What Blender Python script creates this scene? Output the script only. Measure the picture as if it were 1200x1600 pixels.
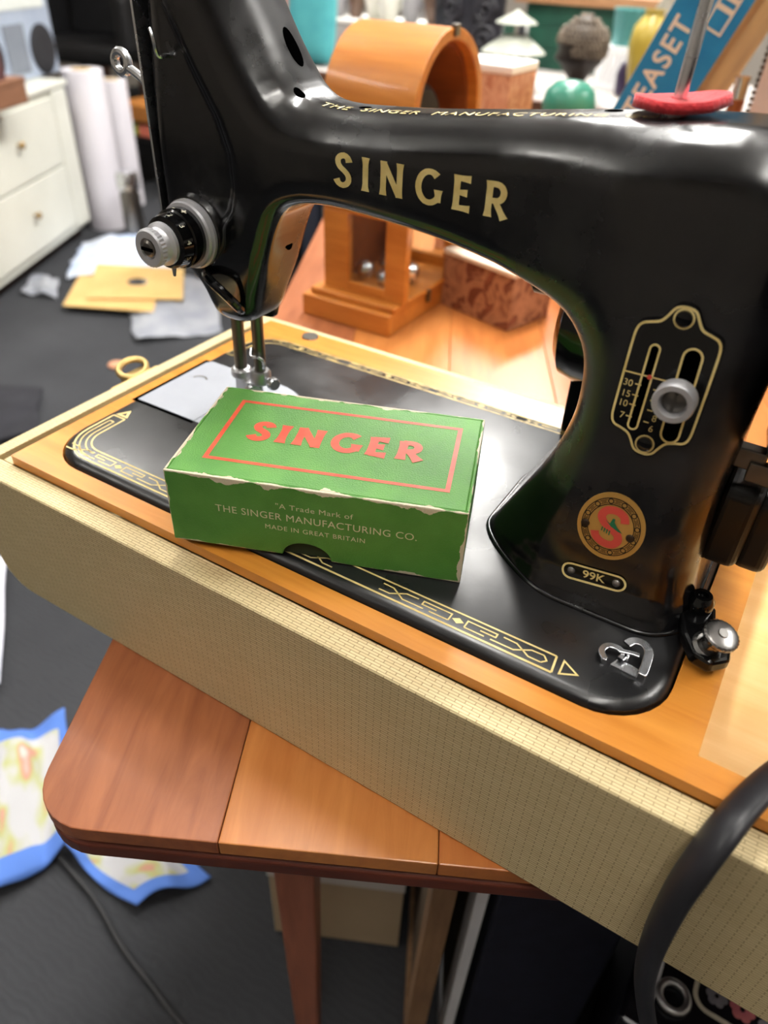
import bpy, bmesh, math, random
import numpy as np
from mathutils import Vector, Matrix

S = 0.001                                   # everything below is written in millimetres
random.seed(4)
for o in list(bpy.data.objects):
    bpy.data.objects.remove(o)
scene = bpy.context.scene
COL = scene.collection

# ------------------------------------------------------------------ camera
F_PX = 1150.0
RC = np.array([[0.8511330728716179, 0.5236827112110166, 0.03645422119311313],
               [0.3449659580745634, -0.5056197885257401, -0.7907889207752498],
               [-0.3956905104166843, 0.6856420694720129, -0.611002432512604]])
CC = np.array([304.95, -179.50, 206.69])
cam = bpy.data.cameras.new('camera')
cam.sensor_fit = 'VERTICAL'; cam.sensor_height = 36.0
cam.lens = F_PX / 1600.0 * 36.0
cam.clip_start = 0.01; cam.clip_end = 50
cam_o = bpy.data.objects.new('camera', cam); COL.objects.link(cam_o)
m = Matrix.Identity(4)
for i in range(3):
    m[i][0] = RC[0][i]; m[i][1] = -RC[1][i]; m[i][2] = -RC[2][i]; m[i][3] = CC[i] * S
cam_o.matrix_world = m
cam.dof.use_dof = True
cam.dof.focus_distance = 0.30
cam.dof.aperture_fstop = 8.0
scene.camera = cam_o

def ray(u, v): return RC.T @ np.array([(u - 600) / F_PX, (v - 800) / F_PX, 1.0])
def onY(u, v, y):
    d = ray(u, v); return CC + (y - CC[1]) / d[1] * d
def onZ(u, v, z):
    d = ray(u, v); return CC + (z - CC[2]) / d[2] * d
def onX(u, v, x):
    d = ray(u, v); return CC + (x - CC[0]) / d[0] * d

# ------------------------------------------------------------------ light and exposure
world = bpy.data.worlds.new('world'); scene.world = world
world.use_nodes = True
bg = world.node_tree.nodes['Background']
bg.inputs[0].default_value = (0.90, 0.94, 1.0, 1)
bg.inputs[1].default_value = 0.14
scene.view_settings.view_transform = 'Standard'
scene.view_settings.look = 'None'
scene.view_settings.gamma = 1.0
scene.view_settings.use_curve_mapping = False
scene.view_settings.exposure = 0.55

FLOOR = -600.0
CEIL = 1900.0
TABLE = -87.0
FIXTURES = [  # x, y, turn about z, watts
    (-570, 2300, math.pi / 2, 52),
    (-100, 900, math.pi / 2, 22),
    (560, -400, math.pi / 2, 1.5),
    (-1900, 900, 0.0, 10),
    (1500, 1300, math.pi / 2, 14),
    (-1500, -1100, math.pi / 2, 1),
]
HANG = 300.0
for i, (x, y, a, w) in enumerate(FIXTURES):
    l = bpy.data.lights.new('tube_light', 'AREA'); l.shape = 'RECTANGLE'
    l.size = 1.2; l.size_y = 0.16; l.energy = w; l.color = (1.0, 0.98, 0.945)
    lo = bpy.data.objects.new('tube_light', l); COL.objects.link(lo)
    lo.location = (x * S, y * S, (CEIL - HANG - 95) * S); lo.rotation_euler = (0, 0, a)

# ------------------------------------------------------------------ materials
def lin(c):
    return tuple(((x / 255) / 12.92 if x / 255 <= 0.04045 else ((x / 255 + 0.055) / 1.055) ** 2.4) for x in c) + (1.0,)
MATS = {}
def mat(name, rgb, rough=0.5, metal=0.0, rgb2=None, scale=20.0, stretch=(1, 1, 1), bump=0.0, bscale=None,
        coat=0.0, spec=0.5, trans=0.0, ior=1.45, detail=4.0, rough2=None, alpha=1.0, sheen=0.0, emit=0.0, lo=0.35, hi=0.65, alpha_mix=None):
    if name in MATS: return MATS[name]
    M = bpy.data.materials.new(name); M.use_nodes = True; MATS[name] = M
    nt = M.node_tree; b = nt.nodes['Principled BSDF']
    b.inputs['Base Color'].default_value = lin(rgb)
    b.inputs['Roughness'].default_value = rough
    b.inputs['Metallic'].default_value = metal
    b.inputs['Coat Weight'].default_value = coat
    b.inputs['Coat Roughness'].default_value = 0.08
    b.inputs['Specular IOR Level'].default_value = spec
    b.inputs['Transmission Weight'].default_value = trans
    b.inputs['IOR'].default_value = ior
    b.inputs['Alpha'].default_value = alpha
    b.inputs['Sheen Weight'].default_value = sheen
    if emit:
        b.inputs['Emission Color'].default_value = lin(rgb); b.inputs['Emission Strength'].default_value = emit
    if rgb2 or bump or rough2 is not None:
        tc = nt.nodes.new('ShaderNodeTexCoord'); mp = nt.nodes.new('ShaderNodeMapping')
        mp.inputs['Scale'].default_value = stretch
        nt.links.new(tc.outputs['Object'], mp.inputs['Vector'])
        n = nt.nodes.new('ShaderNodeTexNoise'); n.inputs['Scale'].default_value = scale; n.inputs['Detail'].default_value = detail
        nt.links.new(mp.outputs['Vector'], n.inputs['Vector'])
        if rgb2:
            r = nt.nodes.new('ShaderNodeValToRGB')
            r.color_ramp.elements[0].position = lo; r.color_ramp.elements[1].position = hi
            r.color_ramp.elements[0].color = lin(rgb); r.color_ramp.elements[1].color = lin(rgb2)
            nt.links.new(n.outputs['Fac'], r.inputs['Fac']); nt.links.new(r.outputs['Color'], b.inputs['Base Color'])
        if rough2 is not None:
            q = nt.nodes.new('ShaderNodeMapRange')
            q.inputs['From Min'].default_value = lo; q.inputs['From Max'].default_value = hi
            q.inputs['To Min'].default_value = rough; q.inputs['To Max'].default_value = rough2
            nt.links.new(n.outputs['Fac'], q.inputs['Value']); nt.links.new(q.outputs['Result'], b.inputs['Roughness'])
        if bump:
            n2 = n
            if bscale:
                n2 = nt.nodes.new('ShaderNodeTexNoise'); n2.inputs['Scale'].default_value = bscale; n2.inputs['Detail'].default_value = 3
                nt.links.new(mp.outputs['Vector'], n2.inputs['Vector'])
            bp = nt.nodes.new('ShaderNodeBump'); bp.inputs['Strength'].default_value = bump; bp.inputs['Distance'].default_value = 0.001
            nt.links.new(n2.outputs['Fac'], bp.inputs['Height']); nt.links.new(bp.outputs['Normal'], b.inputs['Normal'])
    return M
def N(nt, t, **kw):
    n = nt.nodes.new(t)
    for k, v in kw.items(): setattr(n, k, v)
    return n
def math_node(nt, op, a, b=None):
    n = nt.nodes.new('ShaderNodeMath'); n.operation = op
    for i, x in enumerate((a, b)):
        if x is None: continue
        if isinstance(x, (int, float)): n.inputs[i].default_value = x
        else: nt.links.new(x, n.inputs[i])
    return n.outputs[0]

# black enamel, worn dull in places
def enamel_material():
    M = mat('black_enamel', (9, 9, 11), 0.14, spec=0.85)
    nt = M.node_tree; b = nt.nodes['Principled BSDF']; tc = N(nt, 'ShaderNodeTexCoord')
    n = N(nt, 'ShaderNodeTexNoise'); n.inputs['Scale'].default_value = 24; n.inputs['Detail'].default_value = 7; n.inputs['Roughness'].default_value = 0.6
    n2 = N(nt, 'ShaderNodeTexNoise'); n2.inputs['Scale'].default_value = 9; n2.inputs['Detail'].default_value = 2
    for q in (n, n2): nt.links.new(tc.outputs['Object'], q.inputs['Vector'])
    scuff = N(nt, 'ShaderNodeMapRange'); scuff.inputs['From Min'].default_value = 0.44; scuff.inputs['From Max'].default_value = 0.64; scuff.clamp = True
    nt.links.new(math_node(nt, 'ADD', math_node(nt, 'MULTIPLY', n.outputs['Fac'], 0.65), math_node(nt, 'MULTIPLY', n2.outputs['Fac'], 0.35)), scuff.inputs['Value'])
    q = N(nt, 'ShaderNodeMapRange'); q.inputs['To Min'].default_value = 0.14; q.inputs['To Max'].default_value = 0.48
    nt.links.new(scuff.outputs['Result'], q.inputs['Value']); nt.links.new(q.outputs['Result'], b.inputs['Roughness'])
    mx = N(nt, 'ShaderNodeMixRGB'); mx.inputs[1].default_value = lin((8, 8, 10)); mx.inputs[2].default_value = lin((20, 20, 23))
    nt.links.new(scuff.outputs['Result'], mx.inputs['Fac']); nt.links.new(mx.outputs[0], b.inputs['Base Color'])
    bp = N(nt, 'ShaderNodeBump'); bp.inputs['Strength'].default_value = 0.06; bp.inputs['Distance'].default_value = 0.001
    nt.links.new(n.outputs['Fac'], bp.inputs['Height']); nt.links.new(bp.outputs['Normal'], b.inputs['Normal'])
    return M
enamel = enamel_material()
bed_enamel = mat('bed_enamel', (15, 15, 17), 0.24, rough2=0.42, scale=22, lo=0.35, hi=0.7, spec=0.75, bump=0.03, bscale=300)
black_gloss = mat('black_gloss', (8, 8, 9), 0.12)
black_bakelite = mat('black_bakelite', (12, 11, 11), 0.3, rough2=0.5, scale=30)
black_matte = mat('black_matte', (2, 2, 2), 0.9, spec=0.0)
chrome = mat('chrome', (226, 228, 232), 0.2, 1.0, rough2=0.3, scale=60)
steel = mat('steel', (186, 186, 188), 0.3, 1.0, rough2=0.44, scale=90)
dull_steel = mat('dull_steel', (120, 116, 110), 0.35, 1.0)
dark_chrome = mat('dark_chrome', (136, 134, 132), 0.2, 1.0, rough2=0.34, scale=80)
plate_steel = mat('plate_steel', (150, 153, 160), 0.5, 0.5, rough2=0.6, scale=60)
satin = mat('satin_steel', (204, 204, 208), 0.36, 0.6, rough2=0.5, scale=90)
gold = mat('gold_transfer', (232, 210, 144), 0.5, 0.05, rgb2=(214, 188, 118), scale=120)
gold_dim = mat('gold_transfer_worn', (186, 160, 96), 0.45, 0.2, rgb2=(120, 104, 62), scale=160)
brass = mat('brass', (186, 160, 106), 0.42, 0.9)
badge_brass = mat('badge_brass', (206, 160, 84), 0.4, 0.45)
badge_dark = mat('badge_dark', (52, 36, 22), 0.5, 0.3)
badge_red = mat('badge_red', (212, 78, 64), 0.5)
badge_green = mat('badge_green', (24, 110, 70), 0.5)
felt = mat('red_felt', (206, 44, 50), 0.95, rgb2=(176, 30, 40), scale=350, bump=0.5, bscale=900, sheen=0.3)

# ------------------------------------------------------------------ mesh helpers (mm)
def nrm(v):
    v = np.asarray(v, float); return v / (np.linalg.norm(v) + 1e-12)
def frame(axis):
    a = nrm(axis); t = np.array([0, 0, 1.0]) if abs(a[2]) < 0.9 else np.array([1.0, 0, 0])
    u = nrm(np.cross(t, a)); return u, np.cross(a, u), a
class MB:
    def __init__(s): s.v = []; s.f = []
    def add(s, V, F):
        n = len(s.v); s.v += [tuple(map(float, p)) for p in V]; s.f += [tuple(int(i) + n for i in f) for f in F]; return s
    def box(s, lo, hi):
        (a, b, c), (d, e, f) = lo, hi
        return s.add([(a, b, c), (d, b, c), (d, e, c), (a, e, c), (a, b, f), (d, b, f), (d, e, f), (a, e, f)],
                     [(0, 3, 2, 1), (4, 5, 6, 7), (0, 1, 5, 4), (1, 2, 6, 5), (2, 3, 7, 6), (3, 0, 4, 7)])
    def obox(s, c, half, X, Y, Z):
        c = np.asarray(c, float); X, Y, Z = nrm(X) * half[0], nrm(Y) * half[1], nrm(Z) * half[2]
        V = [c + sx * X + sy * Y + sz * Z for sz in (-1, 1) for sx, sy in ((-1, -1), (1, -1), (1, 1), (-1, 1))]
        return s.add(V, [(0, 3, 2, 1), (4, 5, 6, 7), (0, 1, 5, 4), (1, 2, 6, 5), (2, 3, 7, 6), (3, 0, 4, 7)])
    def lathe(s, prof, o=(0, 0, 0), axis=(0, 0, 1), seg=24, sx=1.0, sy=1.0, fn=None):
        u, v, a = frame(axis); o = np.asarray(o, float); V = []; Fc = []
        for (r, t) in prof:
            for k in range(seg):
                th = 2 * math.pi * k / seg; rr = r * (fn(th, t) if fn else 1)
                V.append(o + a * t + u * rr * sx * math.cos(th) + v * rr * sy * math.sin(th))
        n = len(prof)
        for i in range(n - 1):
            for k in range(seg):
                k2 = (k + 1) % seg
                Fc.append((i * seg + k, i * seg + k2, (i + 1) * seg + k2, (i + 1) * seg + k))
        Fc.append(tuple(range(seg - 1, -1, -1))); Fc.append(tuple((n - 1) * seg + k for k in range(seg)))
        return s.add(V, Fc)
    def cyl(s, a, b, r, seg=20, r2=None):
        a = np.asarray(a, float); b = np.asarray(b, float); L = np.linalg.norm(b - a)
        return s.lathe([(r, 0), (r if r2 is None else r2, L)], a, b - a, seg)
    def tube(s, path, rad, seg=10, flat=None, closed=False):
        P = np.array(path, float); n = len(P); V = []; Fc = []
        T = np.gradient(P, axis=0)
        if closed: T = np.roll(P, -1, 0) - np.roll(P, 1, 0)
        up = np.array([0, 0, 1.0]) if flat is None else np.asarray(flat[0], float)
        rads = [rad] * n if np.isscalar(rad) else rad
        prev = None
        for i in range(n):
            t = nrm(T[i])
            if prev is None:
                u = np.cross(up, t)
                if np.linalg.norm(u) < 1e-3: u = np.cross([1, 0, 0], t)
            else: u = prev - t * np.dot(prev, t)
            u = nrm(u); prev = u; v = np.cross(t, u)
            k1 = 1.0 if flat is None else flat[1]
            for k in range(seg):
                th = 2 * math.pi * k / seg
                V.append(P[i] + u * rads[i] * k1 * math.cos(th) + v * rads[i] * math.sin(th))
        for i in range(n if closed else n - 1):
            j = (i + 1) % n
            for k in range(seg):
                k2 = (k + 1) % seg; Fc.append((i * seg + k, i * seg + k2, j * seg + k2, j * seg + k))
        if not closed:
            Fc.append(tuple(range(seg - 1, -1, -1))); Fc.append(tuple((n - 1) * seg + k for k in range(seg)))
        return s.add(V, Fc)
    def prism(s, poly, o, X, Y, depth):
        """2D polygon in plane (o; X,Y) pushed along X x Y by depth"""
        o = np.asarray(o, float); X = nrm(X); Y = nrm(Y); Z = np.cross(X, Y); n = len(poly)
        V = [o + X * p[0] + Y * p[1] for p in poly] + [o + X * p[0] + Y * p[1] + Z * depth for p in poly]
        Fc = [tuple(range(n - 1, -1, -1)), tuple(range(n, 2 * n))] + [(i, (i + 1) % n, n + (i + 1) % n, n + i) for i in range(n)]
        return s.add(V, Fc)
    def grid(s, G):
        a, b = len(G), len(G[0]); V = [p for row in G for p in row]
        return s.add(V, [(i * b + j, i * b + j + 1, (i + 1) * b + j + 1, (i + 1) * b + j) for i in range(a - 1) for j in range(b - 1)])
    def bbox(s):
        a = np.array(s.v); return a.min(0), a.max(0)

def link(name, mb, material, parent=None, smooth=False, bevel=0.0, loc=(0, 0, 0), solid=0.0, seg=2, sub=0, auto=35):
    me = bpy.data.meshes.new(name)
    V = np.array(mb.v, float).reshape(-1, 3) - np.asarray(loc, float)
    me.from_pydata((V * S).tolist(), [], mb.f); me.update()
    if not getattr(mb, 'keep', False):
        bm = bmesh.new(); bm.from_mesh(me); bmesh.ops.recalc_face_normals(bm, faces=bm.faces); bm.to_mesh(me); bm.free()
    me.materials.append(material)
    o = bpy.data.objects.new(name, me); COL.objects.link(o)
    if parent is not None: o.parent = parent
    else: o.location = np.asarray(loc, float) * S
    if smooth:
        for p in me.polygons: p.use_smooth = True
        if smooth != 'all':
            me.set_sharp_from_angle(angle=math.radians(auto))
    if solid:
        md = o.modifiers.new('solid', 'SOLIDIFY'); md.thickness = solid * S; md.offset = 0
    if bevel:
        md = o.modifiers.new('bevel', 'BEVEL'); md.width = bevel * S; md.segments = seg; md.limit_method = 'ANGLE'; md.angle_limit = math.radians(40)
        md.harden_normals = False
    if sub:
        md = o.modifiers.new('sub', 'SUBSURF'); md.levels = sub; md.render_levels = sub
    return o
class Thing:
    def __init__(s, name, label, cat, loc=(0, 0, 0), rz=0.0, group=None):
        o = bpy.data.objects.new(name, None); COL.objects.link(o); o.empty_display_size = 0.02
        o.location = np.asarray(loc, float) * S; o.rotation_euler = (0, 0, rz)
        o['label'] = label; o['category'] = cat
        if group: o['group'] = group
        s.o = o
    def part(s, name, mb, material, under=None, label=None, **kw):
        p = link(name, mb, material, under if under is not None else s.o, **kw)
        if label: p['label'] = label
        return p
def single(name, mb, material, label, cat, loc=None, group=None, **kw):
    if loc is None:
        lo, hi = mb.bbox(); loc = ((lo[0] + hi[0]) / 2, (lo[1] + hi[1]) / 2, lo[2])
    o = link(name, mb, material, None, loc=loc, **kw); o['label'] = label; o['category'] = cat
    if group: o['group'] = group
    return o
def struct(name, mb, material, **kw):
    o = link(name, mb, material, None, **kw); o['kind'] = 'structure'; return o

def curve_mesh(cu):
    ob = bpy.data.objects.new('tmp', cu); COL.objects.link(ob)
    dg = bpy.context.evaluated_depsgraph_get(); me = bpy.data.meshes.new_from_object(ob.evaluated_get(dg))
    V = [tuple(v.co) for v in me.vertices]; Fc = [tuple(p.vertices) for p in me.polygons]
    bpy.data.objects.remove(ob); bpy.data.curves.remove(cu); bpy.data.meshes.remove(me)
    return V, Fc
def flat2d(loops, depth=0.0):
    """filled plate with holes, in mm, z from 0 to depth"""
    cu = bpy.data.curves.new('tmp', 'CURVE'); cu.dimensions = '2D'; cu.fill_mode = 'BOTH' if depth else 'FRONT'; cu.extrude = depth / 2
    for lp in loops:
        sp = cu.splines.new('POLY'); sp.points.add(len(lp) - 1); sp.use_cyclic_u = True
        for i, p in enumerate(lp): sp.points[i].co = (p[0], p[1], 0, 1)
    V, Fc = curve_mesh(cu)
    return [(x, y, z + depth / 2) for x, y, z in V], Fc
def text2d(t, size, sx=1.0, bold=0.0, align='CENTER', space=1.0):
    cu = bpy.data.curves.new('tmp', 'FONT'); cu.body = t; cu.size = size; cu.align_x = align; cu.align_y = 'CENTER'
    cu.offset = bold; cu.space_character = space; cu.resolution_u = 4
    V, Fc = curve_mesh(cu)
    return [(x * sx, y, z) for x, y, z in V], Fc
def place2d(V, o, X, Y, lift=0.0):
    o = np.asarray(o, float); X = np.asarray(X, float); Y = np.asarray(Y, float); Z = np.cross(X, Y)
    return [o + X * p[0] + Y * p[1] + Z * (p[2] + lift) for p in V]
def spline(P, n=8, closed=False):
    P = np.array(P, float); k = len(P); out = []
    rng = range(k) if closed else range(k - 1)
    for i in rng:
        g = (lambda j: P[j % k]) if closed else (lambda j: P[min(max(j, 0), k - 1)])
        a, b, c, d = g(i - 1), g(i), g(i + 1), g(i + 2)
        for q in range(n):
            t = q / n
            out.append(0.5 * ((2 * b) + (c - a) * t + (2 * a - 5 * b + 4 * c - d) * t * t + (3 * b - a - 3 * c + d) * t ** 3))
    if not closed: out.append(P[-1])
    return np.array(out)
def resample(P, step):
    P = np.array(P, float); d = np.r_[0, np.cumsum(np.linalg.norm(np.diff(P, axis=0), axis=1))]
    n = max(2, int(d[-1] / step) + 1); t = np.linspace(0, d[-1], n)
    return np.stack([np.interp(t, d, P[:, i]) for i in range(P.shape[1])], 1)
def ribbon(path, hw, closed=False):
    """flat ribbon in 2D with half widths; mitred"""
    P = np.array(path, float); n = len(P)
    hw = np.full(n, float(hw)) if np.isscalar(hw) else np.array(hw, float)
    A = np.roll(P, 1, 0); B = np.roll(P, -1, 0)
    if not closed: A[0] = P[0] - (P[1] - P[0]); B[-1] = P[-1] + (P[-1] - P[-2])
    d1 = (P - A) / (np.linalg.norm(P - A, axis=1)[:, None] + 1e-9); d2 = (B - P) / (np.linalg.norm(B - P, axis=1)[:, None] + 1e-9)
    n1 = np.stack([-d1[:, 1], d1[:, 0]], 1); n2 = np.stack([-d2[:, 1], d2[:, 0]], 1)
    mt = n1 + n2; L = np.linalg.norm(mt, axis=1)[:, None] + 1e-9; mt = mt / L
    k = np.clip(1 / np.maximum((mt * n1).sum(1), 0.4), 1, 2)
    off = mt * (hw * k)[:, None]
    V = [(p[0], p[1], 0) for p in P + off] + [(p[0], p[1], 0) for p in P - off]
    rng = range(n if closed else n - 1)
    return V, [(n + i, n + (i + 1) % n, (i + 1) % n, i) for i in rng]
def rrect(x0, y0, x1, y1, r, n=8):
    out = []
    for cx, cy, a0 in ((x1 - r, y0 + r, -90), (x1 - r, y1 - r, 0), (x0 + r, y1 - r, 90), (x0 + r, y0 + r, 180)):
        for k in range(n + 1):
            a = math.radians(a0 + 90 * k / n); out.append((cx + r * math.cos(a), cy + r * math.sin(a)))
    return out
def circle(cx, cy, r, n=24, ry=None):
    return [(cx + r * math.cos(2 * math.pi * k / n), cy + (ry or r) * math.sin(2 * math.pi * k / n)) for k in range(n)]

# flared roman capitals for the maker's name: strokes of (points, start flare, end flare)
def arc(cx, cy, rx, ry, a0, a1, n=14):
    return [(cx + rx * math.cos(math.radians(a0 + (a1 - a0) * k / n)), cy + ry * math.sin(math.radians(a0 + (a1 - a0) * k / n))) for k in range(n + 1)]
GLYPH = {
    'S': (0.52, [(spline([(.47, .76), (.42, .89), (.28, .95), (.13, .88), (.09, .74), (.16, .6), (.30, .50), (.42, .39), (.46, .24), (.39, .11), (.25, .05), (.11, .1), (.04, .22)], 4), 1.25, 1.25)]),
    'I': (0.16, [([(.08, 0), (.08, 1)], 1.45, 1.45)]),
    'N': (0.70, [([(.09, 0), (.09, 1)], 1.3, 1.2), ([(.09, .97), (.61, .03)], 1, 1), ([(.61, 0), (.61, 1)], 1.2, 1.3)]),
    'G': (0.74, [(arc(.42, .5, .34, .45, 48, 330), 1.3, 1.0), ([(.70, .10), (.70, .46)], 1.0, 1.45)]),
    'E': (0.52, [([(.09, 0), (.09, 1)], 1.3, 1.3), ([(.05, .92), (.48, .92)], .8, 1.3), ([(.09, .52), (.40, .52)], .8, 1.3), ([(.05, .08), (.50, .08)], .8, 1.3)]),
    'R': (0.62, [([(.09, 0), (.09, 1)], 1.35, 1.3), (np.array([(.06, .93), (.28, .93)] + arc(.30, .70, .20, .23, 90, -90) + [(.09, .47)]), .9, .9), ([(.28, .46), (.58, 0)], .9, 1.4)]),
}
def word(t, h, hw, sx=1.0, gap=0.22, step=0.8):
    """word in flared capitals, height h, stroke half width hw, centred at 0,0"""
    mb = MB(); x = 0; k_ = 0
    for ch in t:
        w, strokes = GLYPH[ch]
        for pts, fa, fb in strokes:
            P = np.array(pts, float) * [h * sx, h] + [x, 0]
            P = resample(P, step); n = len(P)
            s = np.linspace(0, 1, n); L = np.linalg.norm(np.diff(P, axis=0), axis=1).sum()
            e = 2.6 * hw / max(L, 1e-6)
            wd = hw * (1 + (fa - 1) * np.clip(1 - s / e, 0, 1) ** 1.5 + (fb - 1) * np.clip(1 - (1 - s) / e, 0, 1) ** 1.5)
            RV, RF = ribbon(P, wd); k_ += 1; mb.add([(p[0], p[1], 0.03 * (k_ % 5)) for p in RV], RF)
        x += (w + gap) * h * sx
    wtot = x - gap * h * sx
    mb.v = [(a - wtot / 2, b - h / 2, c) for a, b, c in mb.v]
    return mb, wtot

# ------------------------------------------------------------------ room shell
def carpet_material():
    M = mat('dark_carpet', (38, 38, 40), 0.95)
    nt = M.node_tree; b = nt.nodes['Principled BSDF']
    tc = N(nt, 'ShaderNodeTexCoord'); w = N(nt, 'ShaderNodeTexWave'); w.inputs['Scale'].default_value = 40; w.inputs['Distortion'].default_value = 9
    w.inputs['Detail'].default_value = 3; w.bands_direction = 'Y'
    n = N(nt, 'ShaderNodeTexNoise'); n.inputs['Scale'].default_value = 5; n.inputs['Detail'].default_value = 6
    r = N(nt, 'ShaderNodeValToRGB'); r.color_ramp.elements[0].color = lin((40, 41, 44)); r.color_ramp.elements[1].color = lin((70, 71, 74))
    mx = math_node(nt, 'ADD', math_node(nt, 'MULTIPLY', w.outputs['Fac'], 0.12), math_node(nt, 'MULTIPLY', n.outputs['Fac'], 0.88))
    nt.links.new(tc.outputs['Object'], w.inputs['Vector']); nt.links.new(tc.outputs['Object'], n.inputs['Vector'])
    nt.links.new(mx, r.inputs['Fac']); nt.links.new(r.outputs['Color'], b.inputs['Base Color'])
    bp = N(nt, 'ShaderNodeBump'); bp.inputs['Strength'].default_value = 0.25; bp.inputs['Distance'].default_value = 0.002
    nt.links.new(w.outputs['Fac'], bp.inputs['Height']); nt.links.new(bp.outputs['Normal'], b.inputs['Normal'])
    b.inputs['Specular IOR Level'].default_value = 0.2
    return M
struct('floor', MB().box((-4000, -2600, FLOOR - 40), (3000, 4500, FLOOR)), carpet_material())
wallm = mat('wall_paint', (150, 142, 132), 0.9, rgb2=(160, 152, 142), scale=3)
struct('wall_back', MB().box((-4000, 4500, FLOOR), (3000, 4600, CEIL)), wallm)
struct('wall_left', MB().box((-4100, -2600, FLOOR), (-4000, 4500, CEIL)), wallm)
struct('wall_right', MB().box((3000, -2600, FLOOR), (3100, 4500, CEIL)), wallm)
struct('wall_front', MB().box((-4000, -2700, FLOOR), (3000, -2600, CEIL)), wallm)
struct('ceiling', MB().box((-4000, -2600, CEIL), (3000, 4500, CEIL + 40)), mat('ceiling_paint', (236, 236, 234), 0.9, rgb2=(242, 242, 240), scale=2))
tube_m = mat('tube_glow', (255, 251, 244), 0.5, emit=30.0); fixture_m = mat('fixture_white', (232, 232, 228), 0.5, rgb2=(240, 240, 236), scale=3)
FIXWHERE = ['above the far back of the shop', 'above the arched wooden clock', 'above the near end of the table', 'above the ivory chest of drawers', 'on the right side of the shop', 'at the front left of the shop']
for (x, y, a, w), wh in zip(FIXTURES, FIXWHERE):
    t = Thing('ceiling_light', 'white twin tube ceiling light ' + wh, 'ceiling light', (x, y, CEIL - HANG), a, 'twin tube ceiling lights')
    for hx_ in (-450, 450): t.part('hanging_rod', MB().cyl((hx_, 0, -2), (hx_, 0, HANG), 5, 8), fixture_m)
    t.part('housing', MB().prism([(-30, 0), (30, 0), (24, -60), (-24, -60)], (-620, 0, 0), (0, 1, 0), (0, 0, 1), 1240), fixture_m)
    for s in (-1, 1):
        t.part('tube', MB().cyl((-600, s * 45, -78), (600, s * 45, -78), 13, 12), tube_m)

# ------------------------------------------------------------------ table
def wood(name, c1, c2, along='y', rough=0.35, scale=14, coat=0.15, stretch=9, c3=None):
    M = mat(name, c1, rough, coat=coat)
    nt = M.node_tree; b = nt.nodes['Principled BSDF']
    tc = N(nt, 'ShaderNodeTexCoord'); mp = N(nt, 'ShaderNodeMapping')
    sc = {'x': (1, stretch, stretch), 'y': (stretch, 1, stretch), 'z': (stretch, stretch, 1)}[along]
    mp.inputs['Scale'].default_value = sc
    oi = N(nt, 'ShaderNodeObjectInfo')
    off = N(nt, 'ShaderNodeVectorMath'); off.operation = 'ADD'
    nt.links.new(tc.outputs['Object'], off.inputs[0]); nt.links.new(oi.outputs['Random'], off.inputs[1])
    nt.links.new(off.outputs[0], mp.inputs['Vector'])
    n = N(nt, 'ShaderNodeTexNoise'); n.inputs['Scale'].default_value = scale; n.inputs['Detail'].default_value = 8; n.inputs['Roughness'].default_value = 0.6; n.inputs['Distortion'].default_value = 0.6
    nt.links.new(mp.outputs['Vector'], n.inputs['Vector'])
    r = N(nt, 'ShaderNodeValToRGB'); r.color_ramp.elements[0].position = 0.3; r.color_ramp.elements[1].position = 0.7
    r.color_ramp.elements[0].color = lin(c1); r.color_ramp.elements[1].color = lin(c2)
    nt.links.new(n.outputs['Fac'], r.inputs['Fac']); nt.links.new(r.outputs['Color'], b.inputs['Base Color'])
    q = N(nt, 'ShaderNodeMapRange'); q.inputs['To Min'].default_value = rough * 0.8; q.inputs['To Max'].default_value = rough * 1.25
    nt.links.new(n.outputs['Fac'], q.inputs['Value']); nt.links.new(q.outputs['Result'], b.inputs['Roughness'])
    bp = N(nt, 'ShaderNodeBump'); bp.inputs['Strength'].default_value = 0.12; bp.inputs['Distance'].default_value = 0.0006
    nt.links.new(n.outputs['Fac'], bp.inputs['Height']); nt.links.new(bp.outputs['Normal'], b.inputs['Normal'])
    return M
TA = math.radians(27.0); TU = np.array([math.cos(TA), math.sin(TA), 0]); TV = np.array([-math.sin(TA), math.cos(TA), 0])
TC = np.array([100.5, -114.8, 0.0])
TW, TD = 706.0, 1010.0
def table_local(p): d = np.asarray(p, float)[:3] - TC; return d @ TU, d @ TV
t = Thing('wooden_table', 'reddish brown wooden table with moulded edge under the beige sewing machine case', 'table', (TC[0], TC[1], FLOOR), TA)
H = TABLE - FLOOR
edges = [0, 83, 173.5, 262, 352, 440, 530, 618, TW]
red_board = wood('table_wood_red', (126, 66, 34), (158, 90, 48), 'y', 0.42)
tone = [((136, 76, 44), (166, 100, 60)), ((178, 108, 52), (200, 130, 68)), ((170, 98, 46), (194, 120, 60)), ((162, 92, 44), (186, 112, 58)),
        ((174, 104, 50), (196, 124, 64)), ((166, 96, 46), (188, 116, 60)), ((176, 106, 52), (198, 126, 66)), ((150, 84, 40), (176, 104, 54))]
rr = 26
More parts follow.
